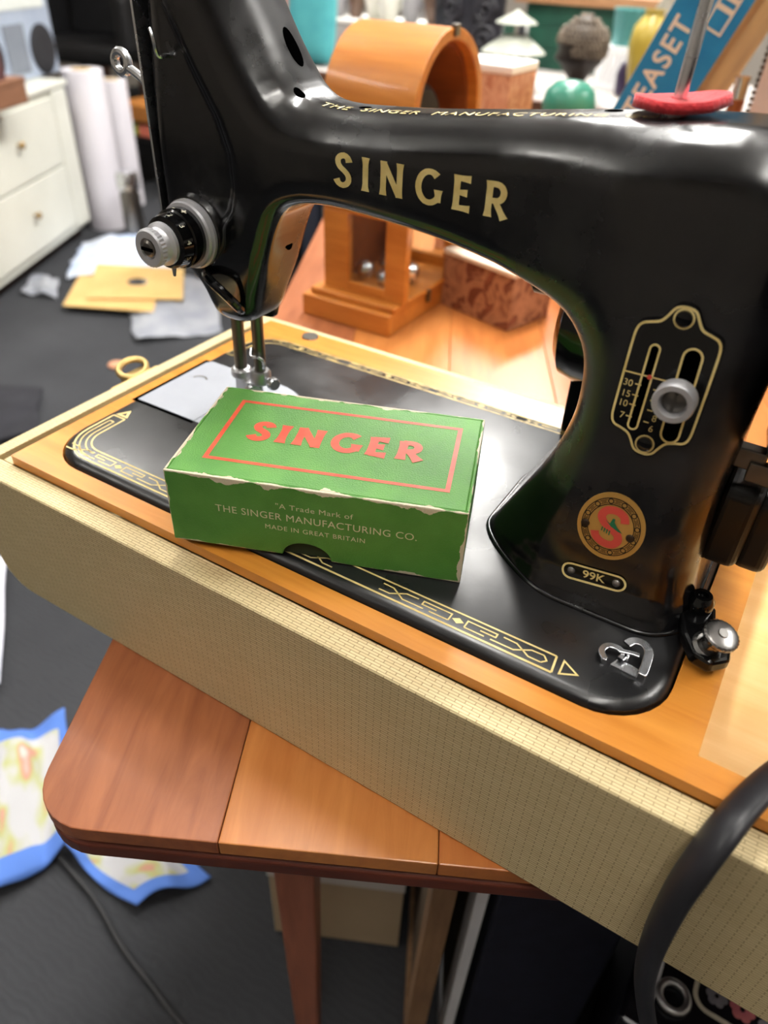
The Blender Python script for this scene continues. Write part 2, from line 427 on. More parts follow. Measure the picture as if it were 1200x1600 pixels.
for i in range(8):
    a, b = edges[i] + 0.15, edges[i + 1] - 0.15
    poly = [(a, 0), (b, 0), (b, TD), (a, TD)]
    if i == 0: poly = [(a + rr * (1 - math.cos(q)), rr * (1 - math.sin(q))) for q in np.linspace(0, math.pi / 2, 9)] + [(b, 0), (b, TD)] + \
                      [(a + rr * (1 - math.sin(q)), TD - rr * (1 - math.cos(q))) for q in np.linspace(0, math.pi / 2, 9)]
    if i == 7: poly = [(a, 0)] + [(b - rr * (1 - math.sin(q)), rr * (1 - math.cos(q))) for q in np.linspace(0, math.pi / 2, 9)] + \
                      [(b - rr * (1 - math.cos(q)), TD - rr * (1 - math.sin(q))) for q in np.linspace(0, math.pi / 2, 9)] + [(a, TD)]
    wm = wood('table_board_%d' % i, tone[i][0], tone[i][1], 'y', 0.40 if i == 0 else 0.34)
    mb = MB(); mb.prism(poly, (0, 0, H - 9), (1, 0, 0), (0, 1, 0), 9)
    bo = t.part('board', mb, wm, bevel=0.6)
# moulded lower edge running round the boards
mb = MB(); mb.prism(rrect(2, 2, TW - 2, TD - 2, 25), (0, 0, H - 12.4), (1, 0, 0), (0, 1, 0), 3.3); mb.prism(rrect(0.2, 0.2, TW - 0.2, TD - 0.2, 26), (0, 0, H - 22), (1, 0, 0), (0, 1, 0), 9.5)
t.part('edge_moulding', mb, wood('table_edge', (84, 36, 22), (112, 52, 32), 'x', 0.4), bevel=1.6, seg=3, label='dark red moulded edge')
# leg under the near corner, found on the line of sight 60 mm behind the edge
def at_table_v(u, v, tv):
    d = ray(u, v); s = (tv - (CC - TC) @ TV) / (d @ TV); return CC + s * d
la = table_local(at_table_v(427, 1380, 62))[0]; lb = table_local(at_table_v(492, 1380, 62))[0]
legm = wood('table_leg_wood', (146, 86, 62), (172, 108, 82), 'z', 0.5)
def leg(x0, y0, w):
    mb = MB(); V = []
    for zz, k in ((0, 0.62), (H - 110, 1.0), (H - 22, 1.0)):
        ww = w * k
        for sx, sy in ((0, 0), (1, 0), (1, 1), (0, 1)): V.append((x0 + (w - ww) / 2 + sx * ww, y0 + (w - ww) / 2 + sy * ww, zz))
    mb.add(V, [(3, 2, 1, 0), (8, 9, 10, 11)] + [(i * 4 + k, i * 4 + (k + 1) % 4, i * 4 + 4 + (k + 1) % 4, i * 4 + 4 + k) for i in range(2) for k in range(4)])
    return mb
lw = max(26.0, lb - la)
for x0, y0 in ((la, 62), (TW - la - lw, 62), (la, TD - 62 - lw), (TW - la - lw, TD - 62 - lw)):
    t.part('leg', leg(x0, y0, lw), legm, bevel=1.2)

# ------------------------------------------------------------------ machine case
def vinyl_material():
    M = mat('beige_woven_vinyl', (205, 186, 140), 0.55)
    nt = M.node_tree; b = nt.nodes['Principled BSDF']
    tc = N(nt, 'ShaderNodeTexCoord'); sx = N(nt, 'ShaderNodeSeparateXYZ'); nt.links.new(tc.outputs['Object'], sx.inputs[0])
    cb = N(nt, 'ShaderNodeCombineXYZ'); nt.links.new(sx.outputs['X'], cb.inputs['X'])
    nt.links.new(math_node(nt, 'ADD', sx.outputs['Y'], sx.outputs['Z']), cb.inputs['Y'])
    br = N(nt, 'ShaderNodeTexBrick'); br.inputs['Scale'].default_value = 1000 / 4.4 * 0.5
    br.inputs['Brick Width'].default_value = 0.78; br.inputs['Row Height'].default_value = 0.155; br.inputs['Mortar Size'].default_value = 0.021; br.inputs['Mortar Smooth'].default_value = 0.6
    br.offset = 0.5
    br.inputs['Color1'].default_value = lin((214, 196, 152)); br.inputs['Color2'].default_value = lin((206, 187, 142)); br.inputs['Mortar'].default_value = lin((136, 114, 76))
    nt.links.new(cb.outputs[0], br.inputs['Vector'])
    n = N(nt, 'ShaderNodeTexNoise'); n.inputs['Scale'].default_value = 18; n.inputs['Detail'].default_value = 5
    nt.links.new(tc.outputs['Object'], n.inputs['Vector'])
    r = N(nt, 'ShaderNodeValToRGB'); r.color_ramp.elements[0].position = 0.66; r.color_ramp.elements[1].position = 0.8
    r.color_ramp.elements[0].color = (0, 0, 0, 1); r.color_ramp.elements[1].color = (0.55, 0.55, 0.55, 1)
    nt.links.new(n.outputs['Fac'], r.inputs['Fac'])
    mx = N(nt, 'ShaderNodeMixRGB'); nt.links.new(r.outputs['Color'], mx.inputs['Fac']); nt.links.new(br.outputs['Color'], mx.inputs[1]); mx.inputs[2].default_value = lin((140, 104, 62))
    nt.links.new(mx.outputs[0], b.inputs['Base Color'])
    bp = N(nt, 'ShaderNodeBump'); bp.invert = True; bp.inputs['Strength'].default_value = 0.55; bp.inputs['Distance'].default_value = 0.0005
    nt.links.new(br.outputs['Fac'], bp.inputs['Height']); nt.links.new(bp.outputs['Normal'], b.inputs['Normal'])
    return M
CX0, CX1, CY0, CY1 = -30.0, 452.0, -23.5, 211.0
RIM = -8.0; DECK = -3.0
t = Thing('sewing_machine_case', 'beige woven vinyl sewing machine case base with varnished wooden deck', 'case', ((CX0 + CX1) / 2, (CY0 + CY1) / 2, TABLE))
CL = np.array([(CX0 + CX1) / 2, (CY0 + CY1) / 2, TABLE])
vin = vinyl_material()
def sidepoly():
    r = 22; P = [(CX0, RIM), (CX0, TABLE + r)]
    P += [(CX0 + r * (1 - math.cos(a)), TABLE + r * (1 - math.sin(a))) for a in np.linspace(0, math.pi / 2, 8)][1:]
    P += [(CX1 - r * (1 - math.sin(a)), TABLE + r * (1 - math.cos(a))) for a in np.linspace(0, math.pi / 2, 8)]
    return P + [(CX1, RIM)]
for y0 in (CY0, CY1 - 13):
    mb = MB(); mb.prism(sidepoly(), (0, y0 + 13, 0), (1, 0, 0), (0, 0, 1), 13)
    t.part('side_panel', mb, vin, loc=CL, bevel=1.4, seg=3)
def shell_strip():
    r = 22; out = sidepoly(); k = 8.0; inn = []
    for x, z in out:
        inn.append((min(max(x, CX0 + k), CX1 - k), max(z, TABLE + k)))
    return out + inn[::-1]
mb = MB(); mb.prism(shell_strip(), (0, CY1 - 13.2, 0), (1, 0, 0), (0, 0, 1), CY1 - CY0 - 26.4)
t.part('end_and_bottom_panel', mb, vin, loc=CL)
deckm = wood('deck_wood', (188, 116, 38), (210, 140, 56), 'x', 0.30, 10, 0.3, 12)
plym = wood('recess_plywood', (214, 172, 108), (228, 192, 132), 'x', 0.36, 8, 0.2, 10)
REC = (325.0, 2.0, 424.0, 190.0)
V, Fc = flat2d([[(-10, -10.3), (438, -10.3), (438, 197), (-10, 197)], rrect(-0.4, -0.4, 310.6, 175.4, 26)[::-1],
                [(REC[0], REC[1]), (REC[0], REC[3]), (REC[2], REC[3]), (REC[2], REC[1])]], 5.2)
mb = MB(); mb.add([(x, y, z + DECK - 5.2) for x, y, z in V], Fc)
t.part('deck', mb, deckm, loc=CL, bevel=0.5, label='varnished orange brown wooden deck')
t.part('deck_support', MB().box((-17, -10.5, RIM - 6), (-10.1, CY1 - 13, RIM)).box((-10, 197.2, RIM - 6), (438, CY1 - 13, RIM)), vin, loc=CL)
mb = MB()
mb.box((REC[0], REC[1], -42), (REC[2], REC[3], -38))
t.part('recess_floor', mb, plym, loc=CL, label='pale plywood compartment floor')
mb = MB()
mb.box((REC[0] - 3, REC[1] - 3, -42), (REC[0], REC[3] + 3, -8.3)).box((REC[2], REC[1] - 3, -42), (REC[2] + 3, REC[3] + 3, -8.3))
mb.box((REC[0], REC[1] - 3, -42), (REC[2], REC[1], -8.3)).box((REC[0], REC[3], -42), (REC[2], REC[3] + 3, -8.3))
t.part('recess_wall', mb, deckm, loc=CL)
t.part('hinge_disc', MB().lathe([(5.6, 0), (5.6, 0.5), (5.2, 0.9)], (28, 191, DECK), seg=24), dull_steel, loc=CL, smooth=True, label='round grey metal disc')
# brass catch on the end panel
c = MB(); c.prism(rrect(70, -30, 112, -8, 4), (CX0 - 1.5, 0, 0), (0, 1, 0), (0, 0, 1), 1.6)
catch = t.part('catch', c, brass, loc=CL, bevel=0.3, label='brass catch plate with loop')
loop = [(CX0 - 7 - 5 * math.sin(a), 95 + 10 * math.cos(a), -6 + 3.2 * math.sin(a)) for a in np.linspace(0, 2 * math.pi, 25)[:-1]]
cl = MB(); cl.tube(loop, 2.0, 8, closed=True); cl.box((CX0 - 8, 86, -12), (CX0 - 1, 104, -8))
t.part('catch_loop', cl, brass, under=catch, loc=CL, smooth=True)

# ------------------------------------------------------------------ sewing machine
Y0 = 95.0
OUT = np.array([(207, -22), (212, -4), (218, 8), (227, 26), (236, 45), (240.5, 60), (242, 72), (240.5, 87), (235.5, 97), (226, 105), (208, 111), (181, 116.5), (152, 119.5),
    (125, 120.5), (110, 119), (101, 114.5), (95.5, 106), (91, 94), (87, 82), (83, 71), (80, 63), (75, 58), (66, 56.5), (57, 58), (52.5, 64), (49, 72), (43, 79), (36.5, 86),
    (33, 97), (32.3, 115), (32, 150), (32, 185), (33.5, 199), (40, 206), (52, 209), (66, 206), (76.5, 198), (84.5, 186), (95, 169), (104, 159), (117, 155.5), (140, 156.3),
    (163.5, 158.2), (190, 161), (213, 163.5), (245, 166.5), (274, 168.5), (287, 166.5), (297, 161), (303, 150), (304, 122), (302.5, 95), (301.5, 65), (302.5, 32), (305.5, 10), (308, -4), (312, -22)], float)
POLY = spline(OUT, 3, True)
def sst(a, b, x):
    t = np.clip((x - a) / (b - a), 0, 1); return t * t * (3 - 2 * t)
def poly_sd(px, pz):
    A = POLY; B = np.roll(POLY, -1, 0); best = np.full(px.shape, 1e18); ins = np.zeros(px.shape, bool)
    for (ax, az), (bx, bz) in zip(A, B):
        ex, ez = bx - ax, bz - az; wx, wz = px - ax, pz - az
        t = np.clip((wx * ex + wz * ez) / (ex * ex + ez * ez + 1e-12), 0, 1)
        best = np.minimum(best, (wx - ex * t) ** 2 + (wz - ez * t) ** 2)
        c = (az <= pz) != (bz <= pz)
        if ez != 0: ins ^= c & (px < ax + (pz - az) / ez * ex)
    d = np.sqrt(best); return np.where(ins, -d, d)
RIDGE = np.array([(44, 200), (50.7, 186.2), (63.6, 163.9), (74, 148), (79, 135), (79.5, 122), (76.6, 112.4), (70, 104)], float)
def half_depth(x, z):
    hp = np.interp(z, [-22, 0, 5, 12, 25, 40, 65, 90, 130, 168], [58, 53.5, 49.5, 47, 45, 43.5, 40, 36.5, 33, 31])
    s = sst(196, 258, x); h = 22.5 * (1 - s) + hp * s
    hd = 25.5 - 4 * sst(95, 60, z)
    w = sst(128, 92, x); h = h * (1 - w) + hd * w
    # flat panel sunk into the front of the head, left of a curved shoulder
    rx = np.interp(z, RIDGE[::-1, 1], RIDGE[::-1, 0]); h = h - 2.6 * sst(3.0, -3.0, x - rx) * sst(92, 104, z) * (x < 110)
    return h
def back_cut(x, z): return 11.5 * sst(118, 98, x) * sst(150, 122, z)
def round_r(x, z):
    ra = 8.5 + 8 * sst(122, 152, z); rp = 19.0; s = sst(205, 250, x); r = ra * (1 - s) + rp * s
    w = sst(125, 98, x); rh = 9.0 + 7 * sst(130, 190, z) + 6 * sst(50, 88, x) * sst(120, 150, z); return r * (1 - w) + rh * w
def body_f(x, y, z, d2=None):
    if d2 is None: d2 = poly_sd(x, z)
    h = half_depth(x, z); r = round_r(x, z)
    a = d2 + r; b = np.abs(y - Y0) - (h - back_cut(x, z) * sst(-4, 4, y - Y0)) + r
    return np.minimum(np.maximum(a, b), 0) + np.sqrt(np.maximum(a, 0) ** 2 + np.maximum(b, 0) ** 2) - r
def body_mesh(st=1.7):
    gx = np.arange(26, 316, st); gy = np.arange(38, 153, st); gz = np.arange(-5, 213, st)
    X2, Z2 = np.meshgrid(gx, gz, indexing='ij'); d2 = poly_sd(X2, Z2); h = half_depth(X2, Z2); r = round_r(X2, Z2)
    a = (d2 + r)[:, None, :]; b = np.abs(gy - Y0)[None, :, None] - (h - r)[:, None, :] + back_cut(X2, Z2)[:, None, :] * sst(-4, 4, gy - Y0)[None, :, None]
    f = np.minimum(np.maximum(a, b), 0) + np.sqrt(np.maximum(a, 0) ** 2 + np.maximum(b, 0) ** 2) - r[:, None, :]
    nx, ny, nz = f.shape; I = f < 0
    def c(A, i, j, k): return A[i:nx - 1 + i, j:ny - 1 + j, k:nz - 1 + k]
    cnt = sum(c(I, i, j, k).astype(int) for i in (0, 1) for j in (0, 1) for k in (0, 1))
    act = (cnt > 0) & (cnt < 8); idx = -np.ones(act.shape, int); cells = np.argwhere(act); idx[act] = np.arange(len(cells))
    acc = np.zeros((len(cells), 3)); num = np.zeros(len(cells)); ci, cj, ck = cells.T
    cor = [(i, j, k) for i in (0, 1) for j in (0, 1) for k in (0, 1)]
    for p in cor:
        for ax in range(3):
            if p[ax] == 1: continue
            q = list(p); q[ax] = 1
            fa = f[ci + p[0], cj + p[1], ck + p[2]]; fb = f[ci + q[0], cj + q[1], ck + q[2]]; mk = (fa < 0) != (fb < 0)
            t = np.where(mk, fa / np.where(mk, fa - fb, 1), 0); pt = np.array(p, float)[None] + t[:, None] * np.eye(3)[ax]
            acc += np.where(mk[:, None], pt, 0); num += mk
    V = (cells + acc / num[:, None]) * st + [gx[0], gy[0], gz[0]]
    quads = []
    for ax in range(3):
        o1, o2 = [(1, 2), (2, 0), (0, 1)][ax]
        sl = [slice(0, n) for n in (nx, ny, nz)]; sa = list(sl); sb = list(sl); n = (nx, ny, nz)[ax]
        sa[ax] = slice(0, n - 1); sb[ax] = slice(1, n); ch = np.argwhere(I[tuple(sa)] != I[tuple(sb)])
        ok = (ch[:, o1] > 0) & (ch[:, o2] > 0) & (ch[:, o1] < (nx, ny, nz)[o1] - 1) & (ch[:, o2] < (nx, ny, nz)[o2] - 1); ch = ch[ok]
        d1 = np.eye(3, dtype=int)[o1]; d2_ = np.eye(3, dtype=int)[o2]
        Q = np.stack([idx[tuple((ch - s1 * d1 - s2 * d2_).T)] for s1, s2 in ((0, 0), (1, 0), (1, 1), (0, 1))], 1)
        flip = I[tuple(ch.T)]; Q[~flip] = Q[~flip][:, ::-1]; quads.append(Q)
    Q = np.concatenate(quads); Q = Q[(Q >= 0).all(1)]
    for _ in range(3):
        e = 0.05; f0 = body_f(*V.T)
        g = np.stack([(body_f(*(V + np.eye(3)[i] * e).T) - body_f(*(V - np.eye(3)[i] * e).T)) / (2 * e) for i in range(3)], 1)
        V = V - g * (f0 / ((g ** 2).sum(1) + 1e-9))[:, None] * 0.9
    return V, Q
def snap_front(P2, lift=0.25):
    """points (x, z) laid on the front of the casting"""
    P2 = np.asarray(P2, float); x, z = P2[:, 0], P2[:, 1]; a = np.full(len(x), 20.0); b = np.full(len(x), Y0)
    d2 = poly_sd(x, z)
    for _ in range(26):
        c = (a + b) / 2; ins = body_f(x, c, z, d2) < 0; b = np.where(ins, c, b); a = np.where(ins, a, c)
    return np.stack([x, a - lift, z], 1)
def snap_top(P2, lift=0.25):
    P2 = np.asarray(P2, float); x, y = P2[:, 0], P2[:, 1]; a = np.full(len(x), 215.0); b = np.full(len(x), 140.0)
    for _ in range(22):
        c = (a + b) / 2; ins = body_f(x, y, c) < 0; b = np.where(ins, c, b); a = np.where(ins, a, c)
    return np.stack([x, y, a + lift], 1)
def dec_front(V, Fc, o=(0, 0), lift=0.25):
    """flat 2D shape (V: x,y,_) laid on the casting front"""
    mb = MB(); P = np.array([(p[0] + o[0], p[1] + o[1]) for p in V]); Q3 = snap_front(P, lift); Q3[:, 1] -= np.array([p[2] if len(p) > 2 else 0 for p in V])
    mb.add(Q3, Fc); mb.keep = True; return mb

ma = Thing('sewing_machine', 'black enamelled sewing machine with gold lettering set into the wooden case deck', 'sewing machine', (0, 0, 0))
V, Q = body_mesh()
mb = MB(); mb.keep = True; mb.v = V; mb.f = [tuple(map(int, q)) for q in Q]
arm = ma.part('arm_casting', mb, enamel, smooth='all')
# raised bead where the pillar meets the bed
an_ = np.linspace(0, 2 * math.pi, 121)[:-1]; lo_ = np.full(120, 5.0); hi_ = np.full(120, 90.0)
for _ in range(22):
    c = (lo_ + hi_) / 2; ins = body_f(262 + c * np.cos(an_), Y0 + c * np.sin(an_), np.full(120, 1.0)) < 0
    lo_ = np.where(ins, c, lo_); hi_ = np.where(ins, hi_, c)
P = np.stack([262 + lo_ * np.cos(an_), Y0 + lo_ * np.sin(an_), np.full(120, 0.3)], 1)
mb = MB(); mb.tube(P, 1.2, 10, closed=True); ma.part('foot_bead', mb, enamel, under=arm, smooth='all')
# bed plate with rounded rim
mb = MB(); rings = []
for off, zz in ((0.6, -14), (0.0, -9), (0.0, -4.6), (0.7, -2.2), (2.2, -0.7), (4.6, 0.0)):
    rings.append([(x, y, zz) for x, y in rrect(off, off, 310 - off, 175 - off, 26 - off * 0.6, 10)])
n = len(rings[0])
for r in rings: mb.v += r
for i in range(len(rings) - 1):
    mb.f += [(i * n + k, i * n + (k + 1) % n, (i + 1) * n + (k + 1) % n, (i + 1) * n + k) for k in range(n)]
mb.f.append(tuple((len(rings) - 1) * n + k for k in range(n)))
bed = ma.part('bed', mb, bed_enamel, smooth=True, auto=30)

# ---- gold borders on the bed, in bed coordinates
mb = MB()
def gl(P, w=0.42, closed=False): mb.add(*[(lambda V, Fc: ([(p[0], p[1], 0.12) for p in V], Fc))(*ribbon(P, w, closed))][0])
def corner_path(off, x1, yend):
    r = max(1.5, 26 - off); P = [(x1, off)]
    P += [(off + r - r * math.sin(a), off + r - r * math.cos(a)) for a in np.linspace(0, math.pi / 2, 10)]
    return P + [(off, yend)]
gl(corner_path(5.6, 271, 43), 0.5); gl(corner_path(14.0, 270, 43), 0.42)
gl([(271, 5.6), (270, 14.0)], 0.42); gl([(5.6, 43), (14.0, 43)])
gl([(273.6, 6.6), (279.5, 9.6), (273.2, 13.4)], 0.38, True); gl([(7, 45), (10, 50), (13, 45)], 0.7, True)
def fret(x, d):
    """one key unit starting at the diamond and running in direction d"""
    f = lambda a, b: (x + d * a, b)
    gl([f(3.5, 8.0), f(3.5, 11.8), f(16, 11.8), f(16, 9.9), f(9.5, 9.9)], 0.34)
    gl([f(3.5, 8.0), f(12, 8.0)], 0.34)
    gl([f(14.5, 8.0), f(24, 8.0), f(30, 11.6), f(35, 11.8)], 0.34)
    gl([f(18.5, 11.8), f(24, 11.6), f(30, 8.0), f(35, 8.0)], 0.34)
for dx in (45, 138, 231):
    P = [(dx - 2.6, 9.8), (dx, 8.2), (dx + 2.6, 9.8), (dx, 11.4)]
    mb.add([(a, b, 0.12) for a, b in P], [(0, 1, 2, 3)])
    for d in (-1, 1): fret(dx, d)
gl([(266, 8), (267.6, 9.8), (266, 11.7)], 0.34)
gl(corner_path(8.2, 12 + 8, 38)[1:], 0.34); gl(corner_path(11.2, 24, 38)[1:], 0.34); gl([(8.2, 38), (11.2, 38)], 0.34)
ma.part('front_border', mb, gold, under=bed, label='gold key pattern border')
mb = MB()
B = lambda y: 175 - y
def back_path(off, x1, yend): return [(a, B(b)) for a, b in corner_path(off, x1, yend)]
gl(back_path(4.2, 236, 40), 0.8); gl(back_path(9.6, 236, 40), 0.6); gl([(4.2, B(40)), (9.6, B(40))], 0.6)
for dx in (38, 103, 165, 215):
    P = [(dx - 2.8, B(6.9)), (dx, B(8.6)), (dx + 2.8, B(6.9)), (dx, B(5.2))]; mb.add([(a, b, 0.12) for a, b in P], [(0, 1, 2, 3)])
    for d in (-1, 1):
        gl([(dx + d * 4, B(6.9)), (dx + d * 13, B(6.9))], 0.45); gl([(dx + d * 15, B(5.8)), (dx + d * 22, B(8.0)), (dx + d * 28, B(8.0))], 0.4); gl([(dx + d * 15, B(8.0)), (dx + d * 22, B(5.8)), (dx + d * 28, B(5.8))], 0.4)
ma.part('back_border', mb, gold_dim, under=bed, label='worn gold border along the back')

# ---- slide plate, needle plate
mb = MB()
V, Fc = flat2d([[(3.5, 62.5), (45, 62.5), (45, 121), (6, 121), (3.5, 118)]], 0.5); mb.add([(a, b, c) for a, b, c in V], Fc)
sp = ma.part('slide_plate', mb, plate_steel, bevel=0.15)
mb = MB(); mb.add(*[(lambda V, Fc: ([(p[0], p[1], 0.58) for p in V], Fc))(*ribbon(arc(15, 100, 4.2, 3.0, 20, 200), 0.55))][0])
ma.part('thumb_mark', mb, dull_steel, under=sp)
ma.part('plate_gap', MB().box((0.6, 60.5, -0.1), (3.4, 121, 0.14)).box((3.4, 60.5, -0.1), (45, 62.3, 0.14)), black_matte, under=sp)
V, Fc = flat2d([[(45.4, 62.5)] + [(58 + 30 * math.cos(a), 92 + 29.5 * math.sin(a)) for a in np.linspace(-math.pi / 2, math.pi / 2, 20)] + [(45.4, 121.5)]], 0.45)
mb = MB(); mb.add(V, Fc); ma.part('needle_plate', mb, plate_steel, bevel=0.15)

# ---- bars, clamp and presser foot
NX = 52.5; PX = 66.0
mb = MB(); mb.cyl((NX, Y0, 20), (NX, Y0, 66), 3.3, 20); ma.part('presser_bar', mb, dull_steel, smooth=True)
mb = MB(); mb.cyl((PX, Y0, 22), (PX, Y0, 68), 3.2, 20); ma.part('needle_bar', mb, dull_steel, smooth=True)
mb = MB(); mb.lathe([(4.4, 0), (5.6, 1.0), (5.6, 6.5), (4.6, 8)], (PX, Y0, 15.5), seg=20); mb.lathe([(0.8, 0), (0.75, 14)], (PX, Y0, 2.5), seg=8)
cl = ma.part('needle_clamp', mb, steel, smooth=True)
mb = MB(); mb.lathe([(1.6, 0), (1.6, 5), (3.4, 5.2), (3.6, 7.5), (3.0, 8.4)], (PX + 4, Y0, 19), (1, -0.35, 0), 16); ma.part('clamp_screw', mb, chrome, under=cl, smooth=True)
mb = MB(); mb.lathe([(4.6, 0), (5.6, 1.4), (5.6, 4.5), (4.4, 6)], (NX, Y0, 15.5), seg=20); mb.box((NX - 2.6, Y0 - 3, 3), (NX + 5.5, Y0 + 3, 17)); mb.box((NX + 3, Y0 - 3.6, 6), (NX + 8, Y0 + 2, 15))
foot = ma.part('presser_foot', mb, steel, smooth=True, bevel=0.6)
mb = MB()
for sx in (-1, 1): mb.prism([(0, 0), (2.6, 0), (2.6, 22), (0.8, 26), (0, 24)], (NX + 5.2 + (0.8 if sx > 0 else -3.4), Y0 + 6, 0.9), (1, 0, 0), (0, -1, 0), -1.4)
ma.part('toe', mb, steel, under=foot)
mb = MB(); mb.lathe([(1.5, 0), (1.5, 4), (4.2, 4.2), (4.4, 7.0), (3.4, 8.2)], (NX + 5, Y0 - 1, 11), (1, -0.5, 0.1), 18, fn=lambda th, t: 1 + 0.03 * math.cos(12 * th)); ma.part('thumb_screw', mb, chrome, under=foot, smooth=True)
mb = MB(); mb.tube(spline([(PX - 3, Y0 - 2, 36), (PX - 1, Y0 - 5, 33), (PX + 3, Y0 - 5, 33.5), (PX + 5, Y0 - 3, 31), (PX + 4, Y0 - 2, 26)], 5), 0.8, 8); ma.part('needle_thread_guide', mb, chrome, smooth=True)
mb = MB(); mb.prism([(0, 0), (7, 1), (9, 8), (6, 10), (0, 9)], (66, 104, 52), (1, 0, 0), (0, 0, 1), 5); ma.part('presser_lifter', mb, black_gloss, bevel=0.8)

# ---- face plate edge, take-up lever, wire guide
mb = MB(); fp = [(64, 83), (70, 78), (120, 78), (126, 83), (127, 190), (118, 202), (78, 202), (69, 195), (66.5, 150)]
mb.prism([(a, b) for a, b in [(73.5, 96), (80, 88), (112, 88), (118, 96), (118.5, 186), (112, 200), (80, 200), (73.0, 186)]], (30.6, 0, 0), (0, 1, 0), (0, 0, 1), 1.3)
ma.part('face_plate', mb, chrome, bevel=0.3)
mb = MB(); ly = 81.0; q = onY(190, 97, ly); w0 = onY(236, 140, ly)
th = np.linspace(0, 2 * math.pi, 25)[:-1]
mb.tube([(q[0] + 4.0 * math.cos(a), ly, q[2] + 4.0 * math.sin(a)) for a in th], 2.0, 10, closed=True)
mb.tube(spline([(q[0] + 4.2, ly, q[2] - 2), (q[0] + 8, ly, q[2] - 3.5), (q[0] + 13, ly, q[2] - 6.5), (w0[0] + 3, ly, w0[2] - 6), (w0[0] + 12, ly + 3, w0[2] - 18)], 5), 1.9, 10)
ma.part('take_up_lever', mb, chrome, smooth=True)
mb = MB(); pts = [onY(u, v, yy) for u, v, yy in ((234, 44, 66), (238, 55, 65.5), (241, 66, 65.5), (243, 77, 66), (247, 86, 67.5), (253, 89, 69), (258, 86, 72))]
mb.tube(spline(pts, 4), 0.85, 8); ma.part('wire_guide', mb, chrome, smooth=True)

# ---- tension assembly on the front of the head
TX, TZ = 53.8, 98.8; ax = (0, -1, 0); yb = 74.0
mb = MB(); mb.lathe([(17.5, -3), (17.0, 2.0), (15.8, 4.4), (14.4, 5)], (TX, yb, TZ), ax, 40); tb = ma.part('tension_boss', mb, enamel, smooth=True)
mb = MB(); mb.lathe([(14.6, 4), (15.2, 5), (15.2, 6.4), (13.4, 7.0), (13.4, 7.6), (14.6, 8.0), (14.2, 9.2), (12.5, 9.4)], (TX, yb, TZ), ax, 44); ta = ma.part('tension_discs', mb, satin, smooth=True)
mb = MB(); mb.lathe([(12.6, 9.2), (12.8, 10), (12.8, 15.4), (12.0, 16)], (TX, yb, TZ), ax, 40); ts = ma.part('tension_sleeve', mb, black_gloss, smooth=True)
mb = MB(); mb.lathe([(11.6, 16), (11.9, 16.4), (11.2, 21.4), (9.6, 22.2)], (TX, yb, TZ), ax, 40); td = ma.part('tension_dial', mb, black_gloss, smooth=True)
mb = MB(); mb.lathe([(8.8, 22), (9.3, 22.6), (9.3, 24.2), (7.6, 25.2), (6.8, 27.0), (6.8, 28.2)], (TX, yb, TZ), ax, 36); tn = ma.part('tension_nut', mb, satin, smooth=True)
mb = MB(); mb.lathe([(7.4, 28), (8.1, 28.6), (8.1, 31.2), (7.4, 32.0), (4.6, 32.0), (4.2, 31.0)], (TX, yb, TZ), ax, 60, fn=lambda th, t: 1 + (0.02 * math.cos(30 * th) if 28.3 < t < 31.5 else 0)); tk = ma.part('tension_knob', mb, satin, smooth=True)
mb = MB(); mb.lathe([(3.6, 31.0), (3.6, 31.8), (2.6, 32.5)], (TX, yb, TZ + 0.0), ax, 20); ma.part('stud', mb, dull_steel, under=tk, smooth=True)
mb = MB(); mb.box((TX - 3.3, yb - 32.9, TZ - 0.7), (TX + 3.3, yb - 32.4, TZ + 0.7)); ma.part('stud_slot', mb, black_matte, under=tk)
whitep = mat('white_print', (226, 220, 200), 0.5)
def ring_text(tx, ang, t, r, size, par, bold=0.06, r2=None):
    """numeral engraved on the rim of a dial turning about -y"""
    V, Fc = text2d(tx, size, bold=bold); m2 = MB(); P = []
    for x, y, z in V:
        a = ang + x / r; rr_ = r + 0.12
        P.append((TX + rr_ * math.sin(a), yb - t - y, TZ + rr_ * math.cos(a)))
    # top of numeral towards the machine
    m2.add([(p[0], 2 * (yb - t) - p[1], p[2]) for p in P], Fc); return m2
for k in range(10):
    ma.part('numeral', ring_text(str(k), math.radians(-62 + 36 * k), 18.8, 11.6, 4.0, td, 0.0), whitep, under=td)
for k, s_ in enumerate(('-', '+')):
    ma.part('mark', ring_text(s_, math.radians(-4 + 24 * k), 13.0, 12.85, 5.0, ts, 0.18), whitep, under=ts)
mb = MB(); mb.add(*[(lambda V, Fc: (V, Fc))(*flat2d([[(0, 0), (3, 0), (1.6, -6), (0.6, -6)]], 0.8))][0]); mb.v = [(TX - 7 + x, yb - 13 - z, TZ - 12.5 + y) for x, y, z in mb.v]; ma.part('thread_hook', mb, steel)
# thread lug under the tension
mb = MB(); mb.tube(spline([(58, 71, 82), (64, 66, 81), (71, 65, 78), (76, 67, 73), (77, 71, 68), (74, 76, 65)], 5), [2.2] * 26, 10); ma.part('thread_lug', mb, enamel, smooth=True)

# ---- lettering on the arm
wd, wt = word('SINGER', 11.9, 1.0, sx=0.90, gap=0.42)
mb = dec_front([(x * 72.5 / wt, y, z) for x, y, z in wd.v], wd.f, (167.2, 137.2), 0.2)
ma.part('maker_lettering', mb, gold, under=arm, label='gold capital letters on the arm')
V, Fc = text2d('THE  SINGER  MANUFACTURING  CO.', 7.6, bold=0.0, space=1.12)
P = np.array([(x, y) for x, y, z in V]); w0 = P[:, 0].max() - P[:, 0].min(); P[:, 0] *= 132 / w0
mb = MB(); mb.keep = True; mb.add(snap_top(np.stack([P[:, 0] + 180, P[:, 1] + 88], 1), 0.2), Fc); ma.part('top_lettering', mb, gold, under=arm)

